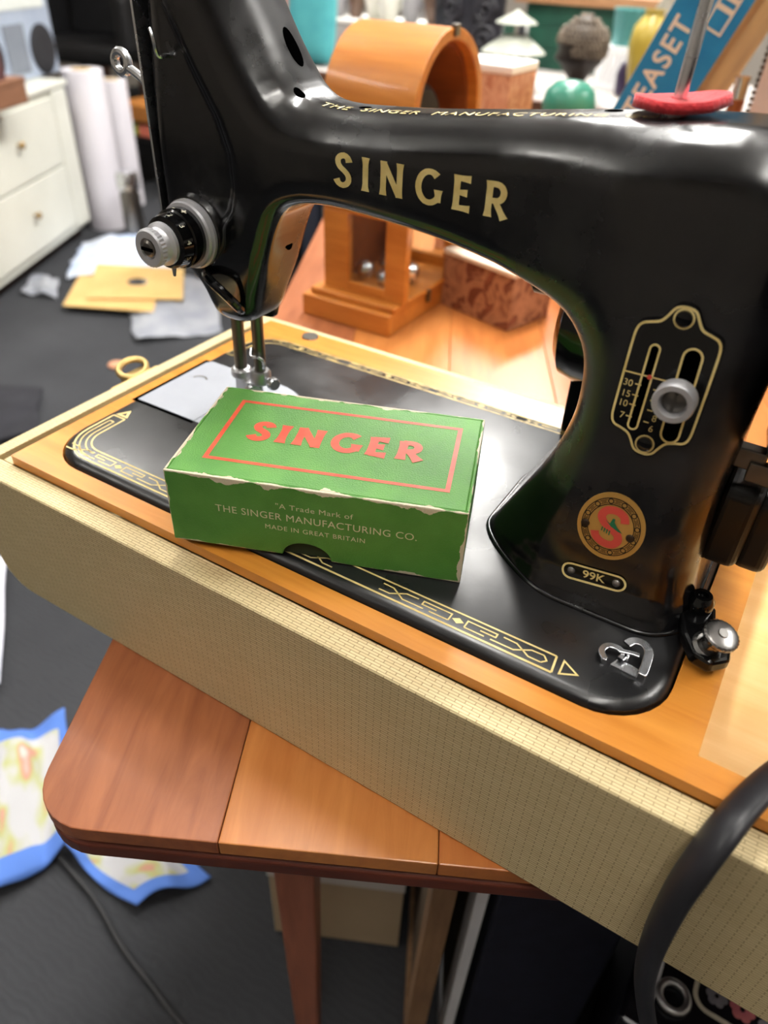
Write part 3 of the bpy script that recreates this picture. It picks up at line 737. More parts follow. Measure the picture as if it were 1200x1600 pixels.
# ---- oil holes and top slot
def hole(c, rx, ry, kind='top', tilt=0.0):
    m2 = MB(); P = [(0, 0)] + [(rx * k * math.cos(a), ry * k * math.sin(a)) for k in (0.5, 1.0) for a in np.linspace(0, 2 * math.pi, 21)[:-1]]
    Fc = [(0, 1 + i, 1 + (i + 1) % 20) for i in range(20)] + [(1 + i, 21 + i, 21 + (i + 1) % 20, 1 + (i + 1) % 20) for i in range(20)]
    ct, stn = math.cos(tilt), math.sin(tilt); P = np.array([(c[0] + x * ct - y * stn, c[1] + x * stn + y * ct) for x, y in P])
    m2.keep = True; m2.add(snap_top(P, 0.15) if kind == 'top' else snap_front(P, 0.15), Fc); return m2
for c, rx, ry in (((93, 98), 4.2, 3.6), ((104.5, 86), 2.4, 2.2), ((131, 93), 2.6, 2.6), ((226, 100), 3.2, 3.2)):
    ma.part('oil_hole', hole(c, rx, ry), black_matte, under=arm)
mb = MB(); mb.lathe([(2.4, 0), (2.4, 0.4)], (0, 0, 0), (1, 0, 0), 16); mb.v = [(91.2 + x, 92 + y, 95.5 + z) for x, y, z in mb.v]; ma.part('side_hole', mb, black_matte, under=arm)

# ---- stitch length plate
sy_t = float(snap_front([(272.5, 117)], 0)[0][1]); sy_b = float(snap_front([(272.5, 69)], 0)[0][1]); SLOPE = (sy_t - sy_b) / 48.0
SY = (sy_t + sy_b) / 2 - 1.6
def plan(u, v): p = onY(u, v, SY); return (p[0], p[2])
half = [(0, 26.4), (3.2, 25.6), (5.2, 22.6), (7.0, 20.4), (10.0, 19.4), (12.6, 18.4), (14.0, 16), (14.3, 10), (14.3, -10), (14.0, -16), (12.6, -18.4), (10.0, -19.2), (7.0, -20.4), (5.2, -22.6), (3.2, -25.6), (0, -26.4)]
full = half + [(-x, y) for x, y in half[::-1]][1:-1]
cxy = np.array([plan(1067, 482), plan(1010, 705)]).mean(0)
SC = np.array([cxy[0], cxy[1]])
full = spline(np.array(full), 3, True)
def lay(V, lift=0.0): return [(SC[0] + p[0], SY - lift - p[2] + SLOPE * p[1], SC[1] + p[1]) for p in V]
def locp(u, v): a = plan(u, v); return (a[0] - SC[0], a[1] - SC[1])
V, Fc = flat2d([[tuple(p) for p in full]], 4.0); mb = MB(); mb.add([(SC[0] + x, SY + 4 - z + SLOPE * y, SC[1] + y) for x, y, z in V], Fc)
spl = ma.part('stitch_plate', mb, black_gloss, bevel=0.35)
mb = MB()
def gs(P, w, closed=False):
    V, Fc = ribbon(P, w, closed); mb.add(lay(V, 0.12), Fc)
gs(full * [0.945, 0.965], 0.42, True)
for sg in (1, -1): gs(circle(0, sg * 21.9, 3.0, 20), 0.32, True)
def slot(u0, v0, u1, v1, r):
    a = np.array(locp(u0, v0)); b = np.array(locp(u1, v1)); d = nrm(b - a); ang = math.degrees(math.atan2(d[1], d[0]))
    return arc(b[0], b[1], r, r, ang - 90, ang + 90, 8) + arc(a[0], a[1], r, r, ang + 90, ang + 270, 8)
s1 = slot(1022, 548, 991, 660, 1.6); s2 = slot(1081, 562, 1049, 675, 3.0)
gs(s1, 0.34, True); gs(s2, 0.36, True)
a = locp(976, 579); b_ = locp(1047, 597); gs([a, b_], 0.26)
for (u, v) in ((1001, 601), (997, 617), (993, 631), (988, 648)):
    a = locp(u, v); gs([(a[0] - 1.8, a[1]), (a[0] + 0.3, a[1])], 0.22); gs([(a[0] + 4.4, a[1] - 0.3), (a[0] + 6.2, a[1] - 0.3)], 0.22)
ma.part('scale_lines', mb, gold, under=spl, label='gold outline and scale')
for tx, u, v in (('30', 982, 597), ('15', 979, 613), ('10', 975, 627), ('7', 974, 645), ('6', 1019, 667), ('8', 1024, 652)):
    V, Fc = text2d(tx, 3.3, bold=0.0); a = locp(u, v); m2 = MB(); m2.add(lay([(x + a[0], y + a[1], z) for x, y, z in V], 0.12), Fc); ma.part('numeral', m2, gold, under=spl)
for s_ in (s1, s2):
    V, Fc = flat2d([s_], 0.0); m2 = MB(); m2.add(lay(V, 0.06), Fc); ma.part('slot', m2, black_matte, under=spl)
for sg in (1, -1):
    m2 = MB(); m2.lathe([(2.6, 0), (2.6, 0.7), (1.8, 1.1)], (SC[0], SY + SLOPE * sg * 21.9, SC[1] + sg * 21.9), (0, -1, 0), 18); ma.part('plate_screw', m2, black_gloss, under=spl, smooth=True)
m2 = MB(); a = onY(1015, 589, SY - 0.3); m2.lathe([(0.8, 0), (0.8, 0.4)], a, (0, -1, 0), 10); ma.part('red_dot', m2, badge_red, under=spl)
kc = onY(1052, 630, SY - 9)
mb = MB(); mb.lathe([(4.2, -10), (4.2, 0), (6.2, 1), (6.8, 2), (6.8, 6.6), (6.4, 7.4), (4.6, 7.4), (4.2, 6.4), (4.2, 4)], (kc[0], kc[1] + 6, kc[2]), (0, -1, 0), 36); kn = ma.part('stitch_lever_knob', mb, satin, smooth=True)
mb = MB(); mb.lathe([(3.9, 3.4), (3.9, 4.6), (2.0, 5.4)], (kc[0], kc[1] + 6, kc[2]), (0, -1, 0), 20); mb.box((kc[0] - 0.5, kc[1] + 0.2, kc[2] - 3), (kc[0] + 0.5, kc[1] + 1.2, kc[2] + 3)); ma.part('lever_screw', mb, dull_steel, under=kn, smooth=True)

# ---- round badge and model plate on the pillar
def bplane(u, v, y): p = onY(u, v, y); return np.array([p[0], p[2]])
yb_ = float(snap_front([(270, 40)], 0)[0][1])
BC = bplane(955, 822, yb_); yl = bplane(901, 806, yb_); BRX, BRZ = 12.6, 14.0
def polar(r0, r1, seg=48, rings=6):
    V = []; Fc = []
    for i in range(rings + 1):
        r = r0 + (r1 - r0) * i / rings
        for k in range(seg): a = 2 * math.pi * k / seg; V.append((BRX * r * math.cos(a), BRZ * r * math.sin(a), 0))
    for i in range(rings):
        for k in range(seg): k2 = (k + 1) % seg; Fc.append((i * seg + k, (i + 1) * seg + k, (i + 1) * seg + k2, i * seg + k2))
    return V, Fc
V, Fc = polar(0.01, 1.0); mb = dec_front(V, Fc, BC, 0.6)
n0 = len(mb.v); V2, F2 = polar(1.0, 1.0, rings=1); rim0 = snap_front(np.array([(p[0], p[1]) for p in V2[:48]]) + BC, 0.6); rim1 = snap_front(np.array([(p[0], p[1]) for p in V2[:48]]) + BC, -0.4)
mb.add(list(rim0) + list(rim1), [(k, 48 + k, 48 + (k + 1) % 48, (k + 1) % 48) for k in range(48)])
bad = ma.part('badge', mb, badge_brass, smooth=True, label='brass oval badge')
mb = MB()
for r in (0.86, 0.68): V, Fc = polar(r - 0.014, r + 0.014, 48, 1); mb2 = dec_front(V, Fc, BC, 0.72); mb.add(mb2.v, mb2.f)
for k in range(12):
    a = 2 * math.pi * (k + 0.5) / 12
    V, Fc = ribbon(circle(BRX * 0.77 * math.cos(a), BRZ * 0.77 * math.sin(a), 0.95, 12), 0.2, True); m2 = dec_front(V, Fc, BC, 0.72); mb.add(m2.v, m2.f)
    a0 = a + 0.12; a1 = a + 2 * math.pi / 12 - 0.12
    for r in (0.81, 0.77, 0.73):
        V, Fc = ribbon([(BRX * r * math.cos(q), BRZ * r * math.sin(q)) for q in np.linspace(a0 + (0.05 if r == 0.77 else 0), a1 - (0.05 if r == 0.77 else 0), 6)], 0.14); m2 = dec_front(V, Fc, BC, 0.72); mb.add(m2.v, m2.f)
mb.keep = True; ma.part('badge_ring', mb, badge_dark, under=bad)
P = spline(np.array([(4.6, 3.4), (3.6, 6.0), (0.6, 7.3), (-2.9, 6.4), (-4.2, 3.7), (-2.6, 1.2), (0.4, -0.4), (3.2, -2.2), (3.9, -4.6), (2.2, -6.9), (-1.2, -7.2), (-4.2, -5.6), (-5.2, -3.4)]), 5)
V, Fc = ribbon(P, 1.55); ma.part('badge_letter', dec_front(V, Fc, BC, 0.78), badge_red, under=bad)
mb = MB()
for pts in ([(-2.6, 2.7), (-0.6, 1.6), (0.0, 4.0), (0.9, 4.0), (1.0, 2.6), (2.3, 1.0), (4.8, -0.8), (3.0, -0.6), (0.0, 0.6)],):
    V, Fc = flat2d([pts], 0.0); m2 = dec_front(V, Fc, BC, 0.86); mb.add(m2.v, m2.f)
for q in (-2.8, -1.8, -0.8, 0.2): V, Fc = ribbon([(q, -1.2 - q * 0.2), (q, -3.2 - q * 0.3)], 0.22); m2 = dec_front(V, Fc, BC, 0.86); mb.add(m2.v, m2.f)
mb.keep = True; ma.part('badge_figure', mb, badge_green, under=bad)
for u, v in ((916, 814), (986, 839)):
    p = bplane(u, v, yb_); y_ = float(snap_front([p], 0.6)[0][1]); m2 = MB(); m2.lathe([(1.7, 0), (1.5, 0.6), (0.8, 0.95)], (p[0], y_, p[1]), (0, -1, 0), 14); ma.part('badge_rivet', m2, badge_dark, under=bad, smooth=True)
yp = float(snap_front([(269, 14)], 0)[0][1])
PA = bplane(892, 889, yp); PB = bplane(965, 911, yp); PCn = (PA + PB) / 2; pd = nrm(PB - PA); Lh = np.linalg.norm(PB - PA) / 2; pn = np.array([-pd[1], pd[0]])
ang = math.degrees(math.atan2(pd[1], pd[0]))
def stad(r, ext): return arc(Lh + ext, 0, r, r, -90, 90, 8) + arc(-Lh - ext, 0, r, r, 90, 270, 8)
def turn(V): return [(PCn[0] + p[0] * pd[0] + p[1] * pn[0], PCn[1] + p[0] * pd[1] + p[1] * pn[1], 0) for p in V]
st = resample(np.array(stad(3.3, 0) + stad(3.3, 0)[:1]), 1.0)[:-1]
Vs = [(x * k, y * k, 0) for k in (0.02, 0.35, 0.7, 1.0) for x, y in st]; ns = len(st)
Fs = [(i * ns + k, (i + 1) * ns + k, (i + 1) * ns + (k + 1) % ns, i * ns + (k + 1) % ns) for i in range(3) for k in range(ns)]
mp_ = ma.part('model_plate', dec_front(turn(Vs), Fs, (0, 0), 0.5), black_gloss, smooth=True)
V, Fc = ribbon(st * [0.985, 0.94], 0.42, True); ma.part('plate_border', dec_front(turn(V), Fc, (0, 0), 0.62), gold, under=mp_)
V, Fc = text2d('99K', 4.6, sx=1.15, bold=0.09); ma.part('plate_text', dec_front(turn(V), Fc, (0, 0), 0.66), gold, under=mp_)
for sg in (-1, 1):
    p = np.array(turn([(sg * (Lh - 0.4), 0)])[0][:2]); y_ = float(snap_front([p], 0.5)[0][1]); m2 = MB(); m2.lathe([(1.6, 0), (1.4, 0.6), (0.7, 1.0)], (p[0], y_, p[1]), (0, -1, 0), 14); ma.part('rivet', m2, steel, under=mp_, smooth=True)

# ---- spool pin
SPX, SPY = 246.6, 98.0; spz = float(snap_top([(SPX, SPY)], 0)[0][2])
tip = onY(1093, 0, SPY)
mb = MB(); mb.lathe([(4.2, -1), (4.2, 0.6), (2.1, 1.0), (2.1, 44), (1.4, 46)], (SPX, SPY, spz), (tip[0] - SPX + 2.2, 0, tip[2] - spz), 16); ma.part('spool_pin', mb, chrome, smooth=True)

# ---- motor behind the pillar, hand wheel, terminal block
mb = MB(); mb.lathe([(10, -3), (24, 0), (30, 4), (32, 12), (32, 78), (30, 88), (16, 92)], (204, 176, 62), (1, 0, 0), 40); mo = ma.part('motor', mb, black_gloss, smooth=True)
mb = MB(); mb.lathe([(7, 0), (7, 10), (5, 12)], (199, 160, 82), (-1, 0, 0), 16); ma.part('motor_cap', mb, black_bakelite, under=mo, smooth=True)
ma.part('motor_bracket', MB().box((238, 140, 40), (278, 160, 84)).box((212, 168, 0), (226, 182, 34)), black_gloss, under=mo, bevel=2)
mb = MB(); mb.lathe([(12, -12), (12, 0), (30, 2), (52, 3), (60, 6), (62, 10), (62, 17), (58, 22), (40, 18), (16, 20), (14, 30), (9, 32)], (304, Y0, 128), (1, 0, 0), 48); ma.part('hand_wheel', mb, black_gloss, smooth=True)
mb = MB(); mb.prism(rrect(-13, -17, 13, 19, 5), (301, 84, 38), (0, 1, 0), (0, 0, 1), 14)
mb.prism(rrect(-9, -20, 9, 14, 5), (313, 84, 40), (0, 1, 0), (0, 0, 1), 12)
tm = ma.part('terminal_block', mb, black_bakelite, bevel=3.5, seg=4)
mb = MB(); mb.prism(rrect(-8, -3, 8, 3, 1), (303, 80, 62), (1, 0, 0), (0, 1, 0), 8); mb.box((306, 76, 58), (316, 80, 66)); ma.part('terminal_clip', mb, dull_steel, under=tm, bevel=0.5)
# ---- bobbin thread tension on the bed corner
mb = MB(); mb.prism([(303, 68), (310, 71), (315, 66), (317, 56), (324, 50), (325, 42), (319, 36), (312, 38), (307, 46), (303, 56)], (0, 0, 0.2), (1, 0, 0), (0, 1, 0), 6)
bt = ma.part('bobbin_tension_bracket', mb, black_gloss, bevel=1.5)
mb = MB(); mb.lathe([(5.2, 0), (5.2, 4), (3.6, 6.5), (2.0, 6.5), (1.8, 5.2)], (308.5, 63.5, 6), (0, 0, 1), 24); ma.part('bracket_screw', mb, black_gloss, under=bt, smooth=True)
ta_ = nrm((0.25, -0.15, 1)); o_ = np.array([316.2, 44.6, 4.0])
mb = MB(); mb.lathe([(5.8, 0), (6.4, 1.2), (6.4, 2.2), (5.2, 3.2)], o_, ta_, 30); mb.lathe([(4.2, 3.2), (4.0, 6.8), (3.4, 9)], o_, ta_, 20); ma.part('tension_post', mb, dark_chrome, under=bt, smooth=True)
mb = MB(); mb.lathe([(4.4, 9), (6.3, 9.3), (6.6, 9.9), (6.6, 11.1), (6.0, 11.6), (5.0, 11.9), (2.0, 12.2), (1.8, 12.7)], o_, ta_, 48, fn=lambda th, t: 1 + (0.015 * math.cos(24 * th) if 9.3 < t < 12 else 0)); ma.part('thumb_nut', mb, dark_chrome, under=bt, smooth=True, auto=18)
# ---- chrome thread clip: one strip bent in an S
def strip(P, w, z, th=0.9):
    V, Fc = ribbon(resample(spline(np.array(P), 5), 0.7), w); k = len(V) // 2
    mb.add([(x, y, z) for x, y, _ in V] + [(x, y, z + th) for x, y, _ in V], Fc + [tuple(i + 2 * k for i in f)[::-1] for f in Fc])
    for e in (0, 1):
        for i in range(k - 1): q = e * k + i; mb.f.append(tuple(len(mb.v) - 4 * k + j for j in (q, q + 1, q + 1 + 2 * k, q + 2 * k)))
mb = MB()
strip([(285.6, 20.6), (283.4, 23.6), (284.4, 27.4), (288.0, 28.4), (291.0, 26.4), (290.6, 23.6)], 1.25, 1.9)
strip([(290.4, 31.0), (292.2, 34.0), (295.6, 34.6), (298.4, 31.6), (299.2, 26.0), (299.4, 20.4)], 1.7, 3.0)
strip([(289.0, 26.8), (293.0, 28.0), (296.0, 28.4)], 0.9, 2.6)
V, Fc = flat2d([[(288.0, 20.4), (298.0, 19.6), (298.2, 23.6), (294.5, 24.4), (289.5, 24.2)]], 0.9); mb.add([(x, y, z + 0.1) for x, y, z in V], Fc)
mb.box((298.0, 19.4, 0.0), (300.8, 20.6, 3.8)); mb.box((284.6, 20.0, 0), (286.4, 21.0, 2.6)); mb.box((291.0, 25.0, 0), (293.0, 27.0, 2.8))
ma.part('thread_clip', mb, chrome, bevel=0.25, label='bright chrome S shaped thread clip')

# ------------------------------------------------------------------ felt pad round the spool pin
mb = MB(); G = []
fz = lambda x, y: float(snap_top([(x, y)], 0)[0][2])
nr, na = 5, 40; V = []; base = spz + 2.3
for i in range(nr + 1):
    for k in range(na):
        a = 2 * math.pi * k / na; r = (2.6 + (14.8 - 2.6) * i / nr) * (1 + 0.05 * math.sin(3 * a + 1) * i / nr + 0.03 * math.sin(7 * a) * i / nr)
        x, y = SPX + r * math.cos(a), SPY + r * math.sin(a) * 0.95
        V.append((x, y, base + 0.4 + 1.5 * (i / nr) ** 2 * (0.6 + 0.9 * math.cos(a)) + 0.9 * (i / nr) ** 2 * math.sin(2 * a + 0.6)))
mb.add(V, [(i * na + k, (i + 1) * na + k, (i + 1) * na + (k + 1) % na, i * na + (k + 1) % na) for i in range(nr) for k in range(na)])
single('felt_pad', mb, felt, 'round red felt pad around the spool pin', 'felt pad', smooth='all', solid=3.2)

# ------------------------------------------------------------------ green accessory box
def box_material(name, c1, c2, L, W, Hh):
    M = mat(name, c1, 0.42, rgb2=c2, scale=60, bump=0.35, bscale=1500, rough2=0.5)
    nt = M.node_tree; b = nt.nodes['Principled BSDF']
    tc = N(nt, 'ShaderNodeTexCoord'); sx = N(nt, 'ShaderNodeSeparateXYZ'); nt.links.new(tc.outputs['Object'], sx.inputs[0])
    n = N(nt, 'ShaderNodeTexNoise'); n.inputs['Scale'].default_value = 130; n.inputs['Detail'].default_value = 6; nt.links.new(tc.outputs['Object'], n.inputs['Vector'])
    dx = math_node(nt, 'SUBTRACT', L / 2 * S, math_node(nt, 'ABSOLUTE', sx.outputs['X']))
    dy = math_node(nt, 'SUBTRACT', W / 2 * S, math_node(nt, 'ABSOLUTE', sx.outputs['Y']))
    dz = math_node(nt, 'MINIMUM', math_node(nt, 'SUBTRACT', Hh * S, sx.outputs['Z']), math_node(nt, 'ADD', sx.outputs['Z'], 0.0))
    second = math_node(nt, 'MAXIMUM', math_node(nt, 'MINIMUM', dx, dy), math_node(nt, 'MINIMUM', math_node(nt, 'MAXIMUM', dx, dy), dz))
    n3 = N(nt, 'ShaderNodeTexNoise'); n3.inputs['Scale'].default_value = 38; n3.inputs['Detail'].default_value = 2; nt.links.new(tc.outputs['Object'], n3.inputs['Vector'])
    cov = math_node(nt, 'MULTIPLY', math_node(nt, 'MAXIMUM', math_node(nt, 'SUBTRACT', n3.outputs['Fac'], 0.36), 0.0), 4.0)
    thr = math_node(nt, 'MULTIPLY', math_node(nt, 'POWER', n.outputs['Fac'], 2.4), math_node(nt, 'MULTIPLY', cov, 0.0085))
    wear = math_node(nt, 'LESS_THAN', second, thr)
    old = b.inputs['Base Color'].links[0].from_socket
    mx = N(nt, 'ShaderNodeMixRGB'); nt.links.new(wear, mx.inputs['Fac']); nt.links.new(old, mx.inputs[1]); mx.inputs[2].default_value = lin((216, 204, 178))
    nt.links.new(mx.outputs[0], b.inputs['Base Color'])
    return M
BL_, BW_, BH_ = 124.0, 72.5, 36.0
ang_b = math.radians(20.6)
bc = np.array([(107.0 + 223.6 + 196.4 + 78.0) / 4 , (-15.2 + 29.2 + 97.0 + 54.0) / 4, 0.0])
bx = Thing('accessory_box', 'green cardboard accessory box with red and white lettering lying on the machine bed', 'box', (bc[0], bc[1], 0.15), ang_b)
gm = box_material('green_card', (78, 138, 54), (92, 150, 64), BL_, BW_, BH_)
mb = MB(); hx, hy = BL_ / 2, BW_ / 2
# front wall with thumb notch
nc = -3.0
front = [(-hx, 0), (nc - 11, 0.6)] + [(nc + 10.4 * -math.cos(a), 0.6 + 7.4 * math.sin(a)) for a in np.linspace(0, math.pi, 14)] + [(nc + 11, 0.3), (hx, 0), (hx, BH_), (-hx, BH_)]
mb.prism(front, (0, -hy + 1.4, 0), (1, 0, 0), (0, 0, 1), 1.4)
mb.prism([(-hx, 0), (hx, 0), (hx, BH_), (-hx, BH_)], (0, hy, 0), (1, 0, 0), (0, 0, 1), 1.4)
mb.box((-hx, -hy + 1.4, 0), (-hx + 1.4, hy - 1.4, BH_)).box((hx - 1.4, -hy + 1.4, 0), (hx, hy - 1.4, BH_)).box((-hx + 1.4, -hy + 1.4, BH_ - 1.4), (hx - 1.4, hy - 1.4, BH_))
lid = bx.part('lid', mb, gm, bevel=0.5)
bx.part('tray', MB().box((-hx + 2.4, -hy + 2.6, 0.1), (hx - 2.4, hy - 2.6, 20)), mat('tray_card', (46, 60, 40), 0.8, rgb2=(56, 70, 46), scale=40))
redp = mat('red_print', (206, 70, 44), 0.5, rgb2=(222, 88, 60), scale=90)
creamp = mat('cream_print', (222, 214, 184), 0.55)
mb = MB(); fx, fy = 51.5, 25.0
V, Fc = flat2d([[(-fx, -fy), (fx, -fy), (fx, fy), (-fx, fy)], [(-fx + 2, -fy + 2), (-fx + 2, fy - 2), (fx - 2, fy - 2), (fx - 2, -fy + 2)]], 0)
mb.add([(x + 1.5, y + 0.5, BH_ + 0.10) for x, y, z in V], Fc)
wd, wt = word('SINGER', 14.2, 1.8, sx=1.1, gap=0.3)
mb.add([(x * 75 / wt + 0.5, y + 1.2, BH_ + 0.12 + z) for x, y, z in wd.v], wd.f); mb.keep = True
bx.part('top_print', mb, redp, under=lid, label='red frame and capital letters')
mb = MB()
for tx, size, z_, sp_, xx, sxx in (('"A Trade Mark of', 3.6, 26.0, 1.08, 1, 1.1), ('THE SINGER MANUFACTURING CO.', 4.9, 20.4, 1.06, 1, 1.0), ('MADE IN GREAT BRITAIN', 3.3, 14.6, 1.12, 1, 1.1)):
    V, Fc = text2d(tx, size, bold=0.0, space=sp_); P = np.array([p[0] for p in V]); k = 1.0
    tgt = {'"': 32.0, 'T': 84.0, 'M': 42.0}[tx[0]]; k = tgt / (P.max() - P.min())
    mb.add([(x * k + 0.8 - (P.max() + P.min()) / 2 * k, -hy - 0.12, y + z_) for x, y, z in V], Fc)
bx.part('front_print', mb, creamp, under=lid, label='small cream lettering')

# ------------------------------------------------------------------ power cord over the case front
cp = [(408, 60, -34), (398, 40, -24), (385, 32, -8), (370, 26, 4), (357, 18, 8), (348, 4, 5), (341, -12, 3.5), (337, -24, 1), (334.5, -31, -10), (333.5, -33, -30), (334.5, -34, -60), (338, -35, -84), (344, -36, -103), (352, -38, -122), (362, -40, -160), (372, -40, -230), (380, -38, -340), (380, -30, -460), (384, -60, -560), (400, -110, FLOOR + 8), (440, -170, FLOOR + 6), (520, -230, FLOOR + 6)]
mb = MB(); mb.tube(spline(cp, 6), 3.1, 14, flat=((0.25, 0.95, 0.3), 2.05))
single('power_cord', mb, mat('cord_rubber', (30, 30, 34), 0.42, rgb2=(40, 40, 44), scale=40), 'thick flat black rubber cord hanging over the beige case front', 'cord', smooth='all')

# ================================================================== the shop around the machine
def uv_cloth(name, label, cat, c4, amp, m, n=26, seed=1, group=None, lift=3.0, rag=0.04, thick=1.0, freq=3.0):
    """crumpled sheet lying between four ground points"""
    rnd = random.Random(seed); ph = [(rnd.uniform(0, 6.28), rnd.uniform(0.6, 1.4) * freq, rnd.uniform(0, 6.28)) for _ in range(6)]
    c = [np.asarray(p, float) for p in c4]; mb = MB(); G = []; uv = []
    for i in range(n + 1):
        row = []
        for j in range(n + 1):
            a, b = i / n, j / n; p = (1 - a) * ((1 - b) * c[0] + b * c[1]) + a * ((1 - b) * c[3] + b * c[2])
            w = sum(math.sin(k * (a * math.cos(t) + b * math.sin(t)) * 2 + q) for q, k, t in ph) / 3.0
            w2 = sum(math.sin(2.3 * k * (a * math.sin(t) - b * math.cos(t)) * 2 + q * 2) for q, k, t in ph) / 5.0
            e1 = nrm(c[1] - c[0]); e2 = nrm(c[3] - c[0]); L1 = np.linalg.norm(c[1] - c[0])
            p = p + e1 * L1 * rag * w2 + e2 * L1 * rag * w; p[2] += lift + amp * (0.5 + 0.5 * max(-1, min(1, w + 0.4 * w2)))
            row.append(p); uv.append((a, b))
        G.append(row)
    mb.grid(G); lo, hi = mb.bbox()
    o = single(name, mb, m, label, cat, smooth='all', solid=thick, group=group)
    ul = o.data.uv_layers.new(name='uv')
    for lp in o.data.loops: ul.data[lp.index].uv = uv[lp.vertex_index]
    return o
def towel_material(name, base, spots, border):
    M = mat(name, base, 0.9); nt = M.node_tree; b = nt.nodes['Principled BSDF']
    uvn = N(nt, 'ShaderNodeTexCoord'); sx = N(nt, 'ShaderNodeSeparateXYZ'); nt.links.new(uvn.outputs['UV'], sx.inputs[0])
    e = lambda o: math_node(nt, 'MINIMUM', o, math_node(nt, 'SUBTRACT', 1.0, o))
    edge = math_node(nt, 'MINIMUM', e(sx.outputs['X']), e(sx.outputs['Y'])); bm_ = math_node(nt, 'LESS_THAN', edge, 0.13)
    n = N(nt, 'ShaderNodeTexNoise'); n.inputs['Scale'].default_value = 3.2; nt.links.new(uvn.outputs['UV'], n.inputs['Vector'])
    r = N(nt, 'ShaderNodeValToRGB'); r.color_ramp.elements[0].color = lin(base); r.color_ramp.elements[0].position = 0.45
    r.color_ramp.elements[1].color = lin(spots[0]); r.color_ramp.elements[1].position = 0.55
    for p, c in zip((0.62, 0.7), spots[1:]): el = r.color_ramp.elements.new(p); el.color = lin(c)
    nt.links.new(n.outputs['Fac'], r.inputs['Fac'])
    mx = N(nt, 'ShaderNodeMixRGB'); nt.links.new(bm_, mx.inputs['Fac']); nt.links.new(r.outputs['Color'], mx.inputs[1]); mx.inputs[2].default_value = lin(border)
    nt.links.new(mx.outputs[0], b.inputs['Base Color']); return M
tow = towel_material('printed_towel', (180, 180, 182), ((170, 172, 118), (186, 134, 116), (190, 188, 182)), (84, 122, 198))
tow2 = towel_material('printed_towel_pale', (222, 222, 228), ((226, 222, 190), (220, 176, 150), (230, 230, 230)), (150, 176, 226))
white_cloth = mat('white_cloth', (224, 224, 232), 0.9, rgb2=(206, 208, 222), scale=12)
fz_ = FLOOR
gnd = lambda u, v: onZ(u, v, FLOOR)
uv_cloth('tea_towel', 'crumpled white tea towel with blue hem and yellow print beyond the table corner', 'tea towel', [gnd(-30, 1420), gnd(120, 1330), gnd(110, 1130), gnd(-10, 1150)], 26, tow, seed=3)
uv_cloth('tea_towel', 'white tea towel with wide blue hem on the carpet beside the table leg', 'tea towel', [gnd(95, 1330), gnd(215, 1425), gnd(335, 1375), gnd(215, 1255)], 20, tow, seed=8)
uv_cloth('cloth', 'plain white cloth with pale blue edge on the carpet left of the printed towels', 'cloth', [gnd(-130, 1330), gnd(-30, 1330), gnd(-20, 1190), gnd(-90, 1120)], 44, tow2, seed=5, lift=8)
uv_cloth('cloth', 'thin white cloth lying on the carpet under the left end of the case', 'cloth', [gnd(-60, 1120), gnd(4, 1080), gnd(14, 880), gnd(-50, 880)], 14, white_cloth, seed=15)
cp = [gnd(u, v) + np.array([0, 0, 5]) for u, v in ((60, 1300), (100, 1350), (150, 1410), (190, 1480), (235, 1540), (290, 1610), (340, 1660))]
mb = MB(); mb.tube(spline(cp, 6), 2.8, 10); single('floor_cable', mb, mat('cable_black', (34, 34, 36), 0.6, rgb2=(44, 44, 46), scale=30), 'thin black cable running across the carpet past the towels', 'cable', smooth='all')

# ---- things under the table
card = mat('cream_card', (190, 170, 140), 0.8, rgb2=(178, 158, 128), scale=6)
a = gnd(490, 1462); b = gnd(640, 1482); d = nrm(b - a); nv = np.array([-d[1], d[0], 0])
bxw = np.linalg.norm(b - a) + 28
t = Thing('cardboard_box', 'cream cardboard box on the carpet behind the table leg', 'box', a - d * 40, math.atan2(d[1], d[0]))
t.part('body', MB().box((0, 0, 0), (bxw, 170, 165)), card, bevel=1)
t.part('flap', MB().box((-1, -1.5, 118), (bxw + 1, -0.2, 166)), mat('card_white', (214, 212, 208), 0.8, rgb2=(206, 204, 200), scale=6), bevel=0.3, label='white upper flap')
fw = mat('frame_wood', (150, 116, 84), 0.6, rgb2=(128, 96, 68), scale=20, stretch=(6, 6, 1))
fwhite = mat('frame_white', (226, 226, 230), 0.6, rgb2=(214, 214, 220), scale=10)
def frame_thing(label, u, v, m, w, h, dd, lean):
    p = gnd(u, v); t = Thing('picture_frame', label, 'picture frame', p, TA, 'frames leaning under the table')
    o = lambda z: lean * z / h
    bw = 22
    def bar(y0, y1, z0, z1):
        m2 = MB(); V = [(o(z) + sx * w, y, z) for z in (z0, z1) for y in (y0, y1) for sx in (0, 1)]
        return m2.add(V, [(0, 1, 3, 2), (4, 6, 7, 5), (0, 4, 5, 1), (2, 3, 7, 6), (0, 2, 6, 4), (1, 5, 7, 3)])
    for n_, (y0, y1, z0, z1) in (('stile', (0, bw, 0, h)), ('stile', (dd - bw, dd, 0, h)), ('rail', (bw, dd - bw, 0, bw)), ('rail', (bw, dd - bw, h - bw, h))):
        t.part(n_, bar(y0, y1, z0, z1), m)
    m2 = bar(bw, dd - bw, bw, h - bw); m2.v = [(x * 0.5 + 0.25 * w + (0.5 * o(z)), y, z) for x, y, z in m2.v]
    t.part('backing', m2, mat('frame_backing', (96, 82, 66), 0.8, rgb2=(84, 70, 56), scale=9))
    return t
frame_thing('wooden picture frame leaning beside the cream cardboard box', 628, 1640, fw, 16, 380, 260, 6)
frame_thing('white edged picture frame leaning against the navy storage box', 683, 1640, fwhite, 8, 372, 250, 3)
navy = mat('navy_fabric', (20, 22, 38), 0.75, rgb2=(26, 28, 46), scale=60, bump=0.2, bscale=600)
p = gnd(712, 1640)
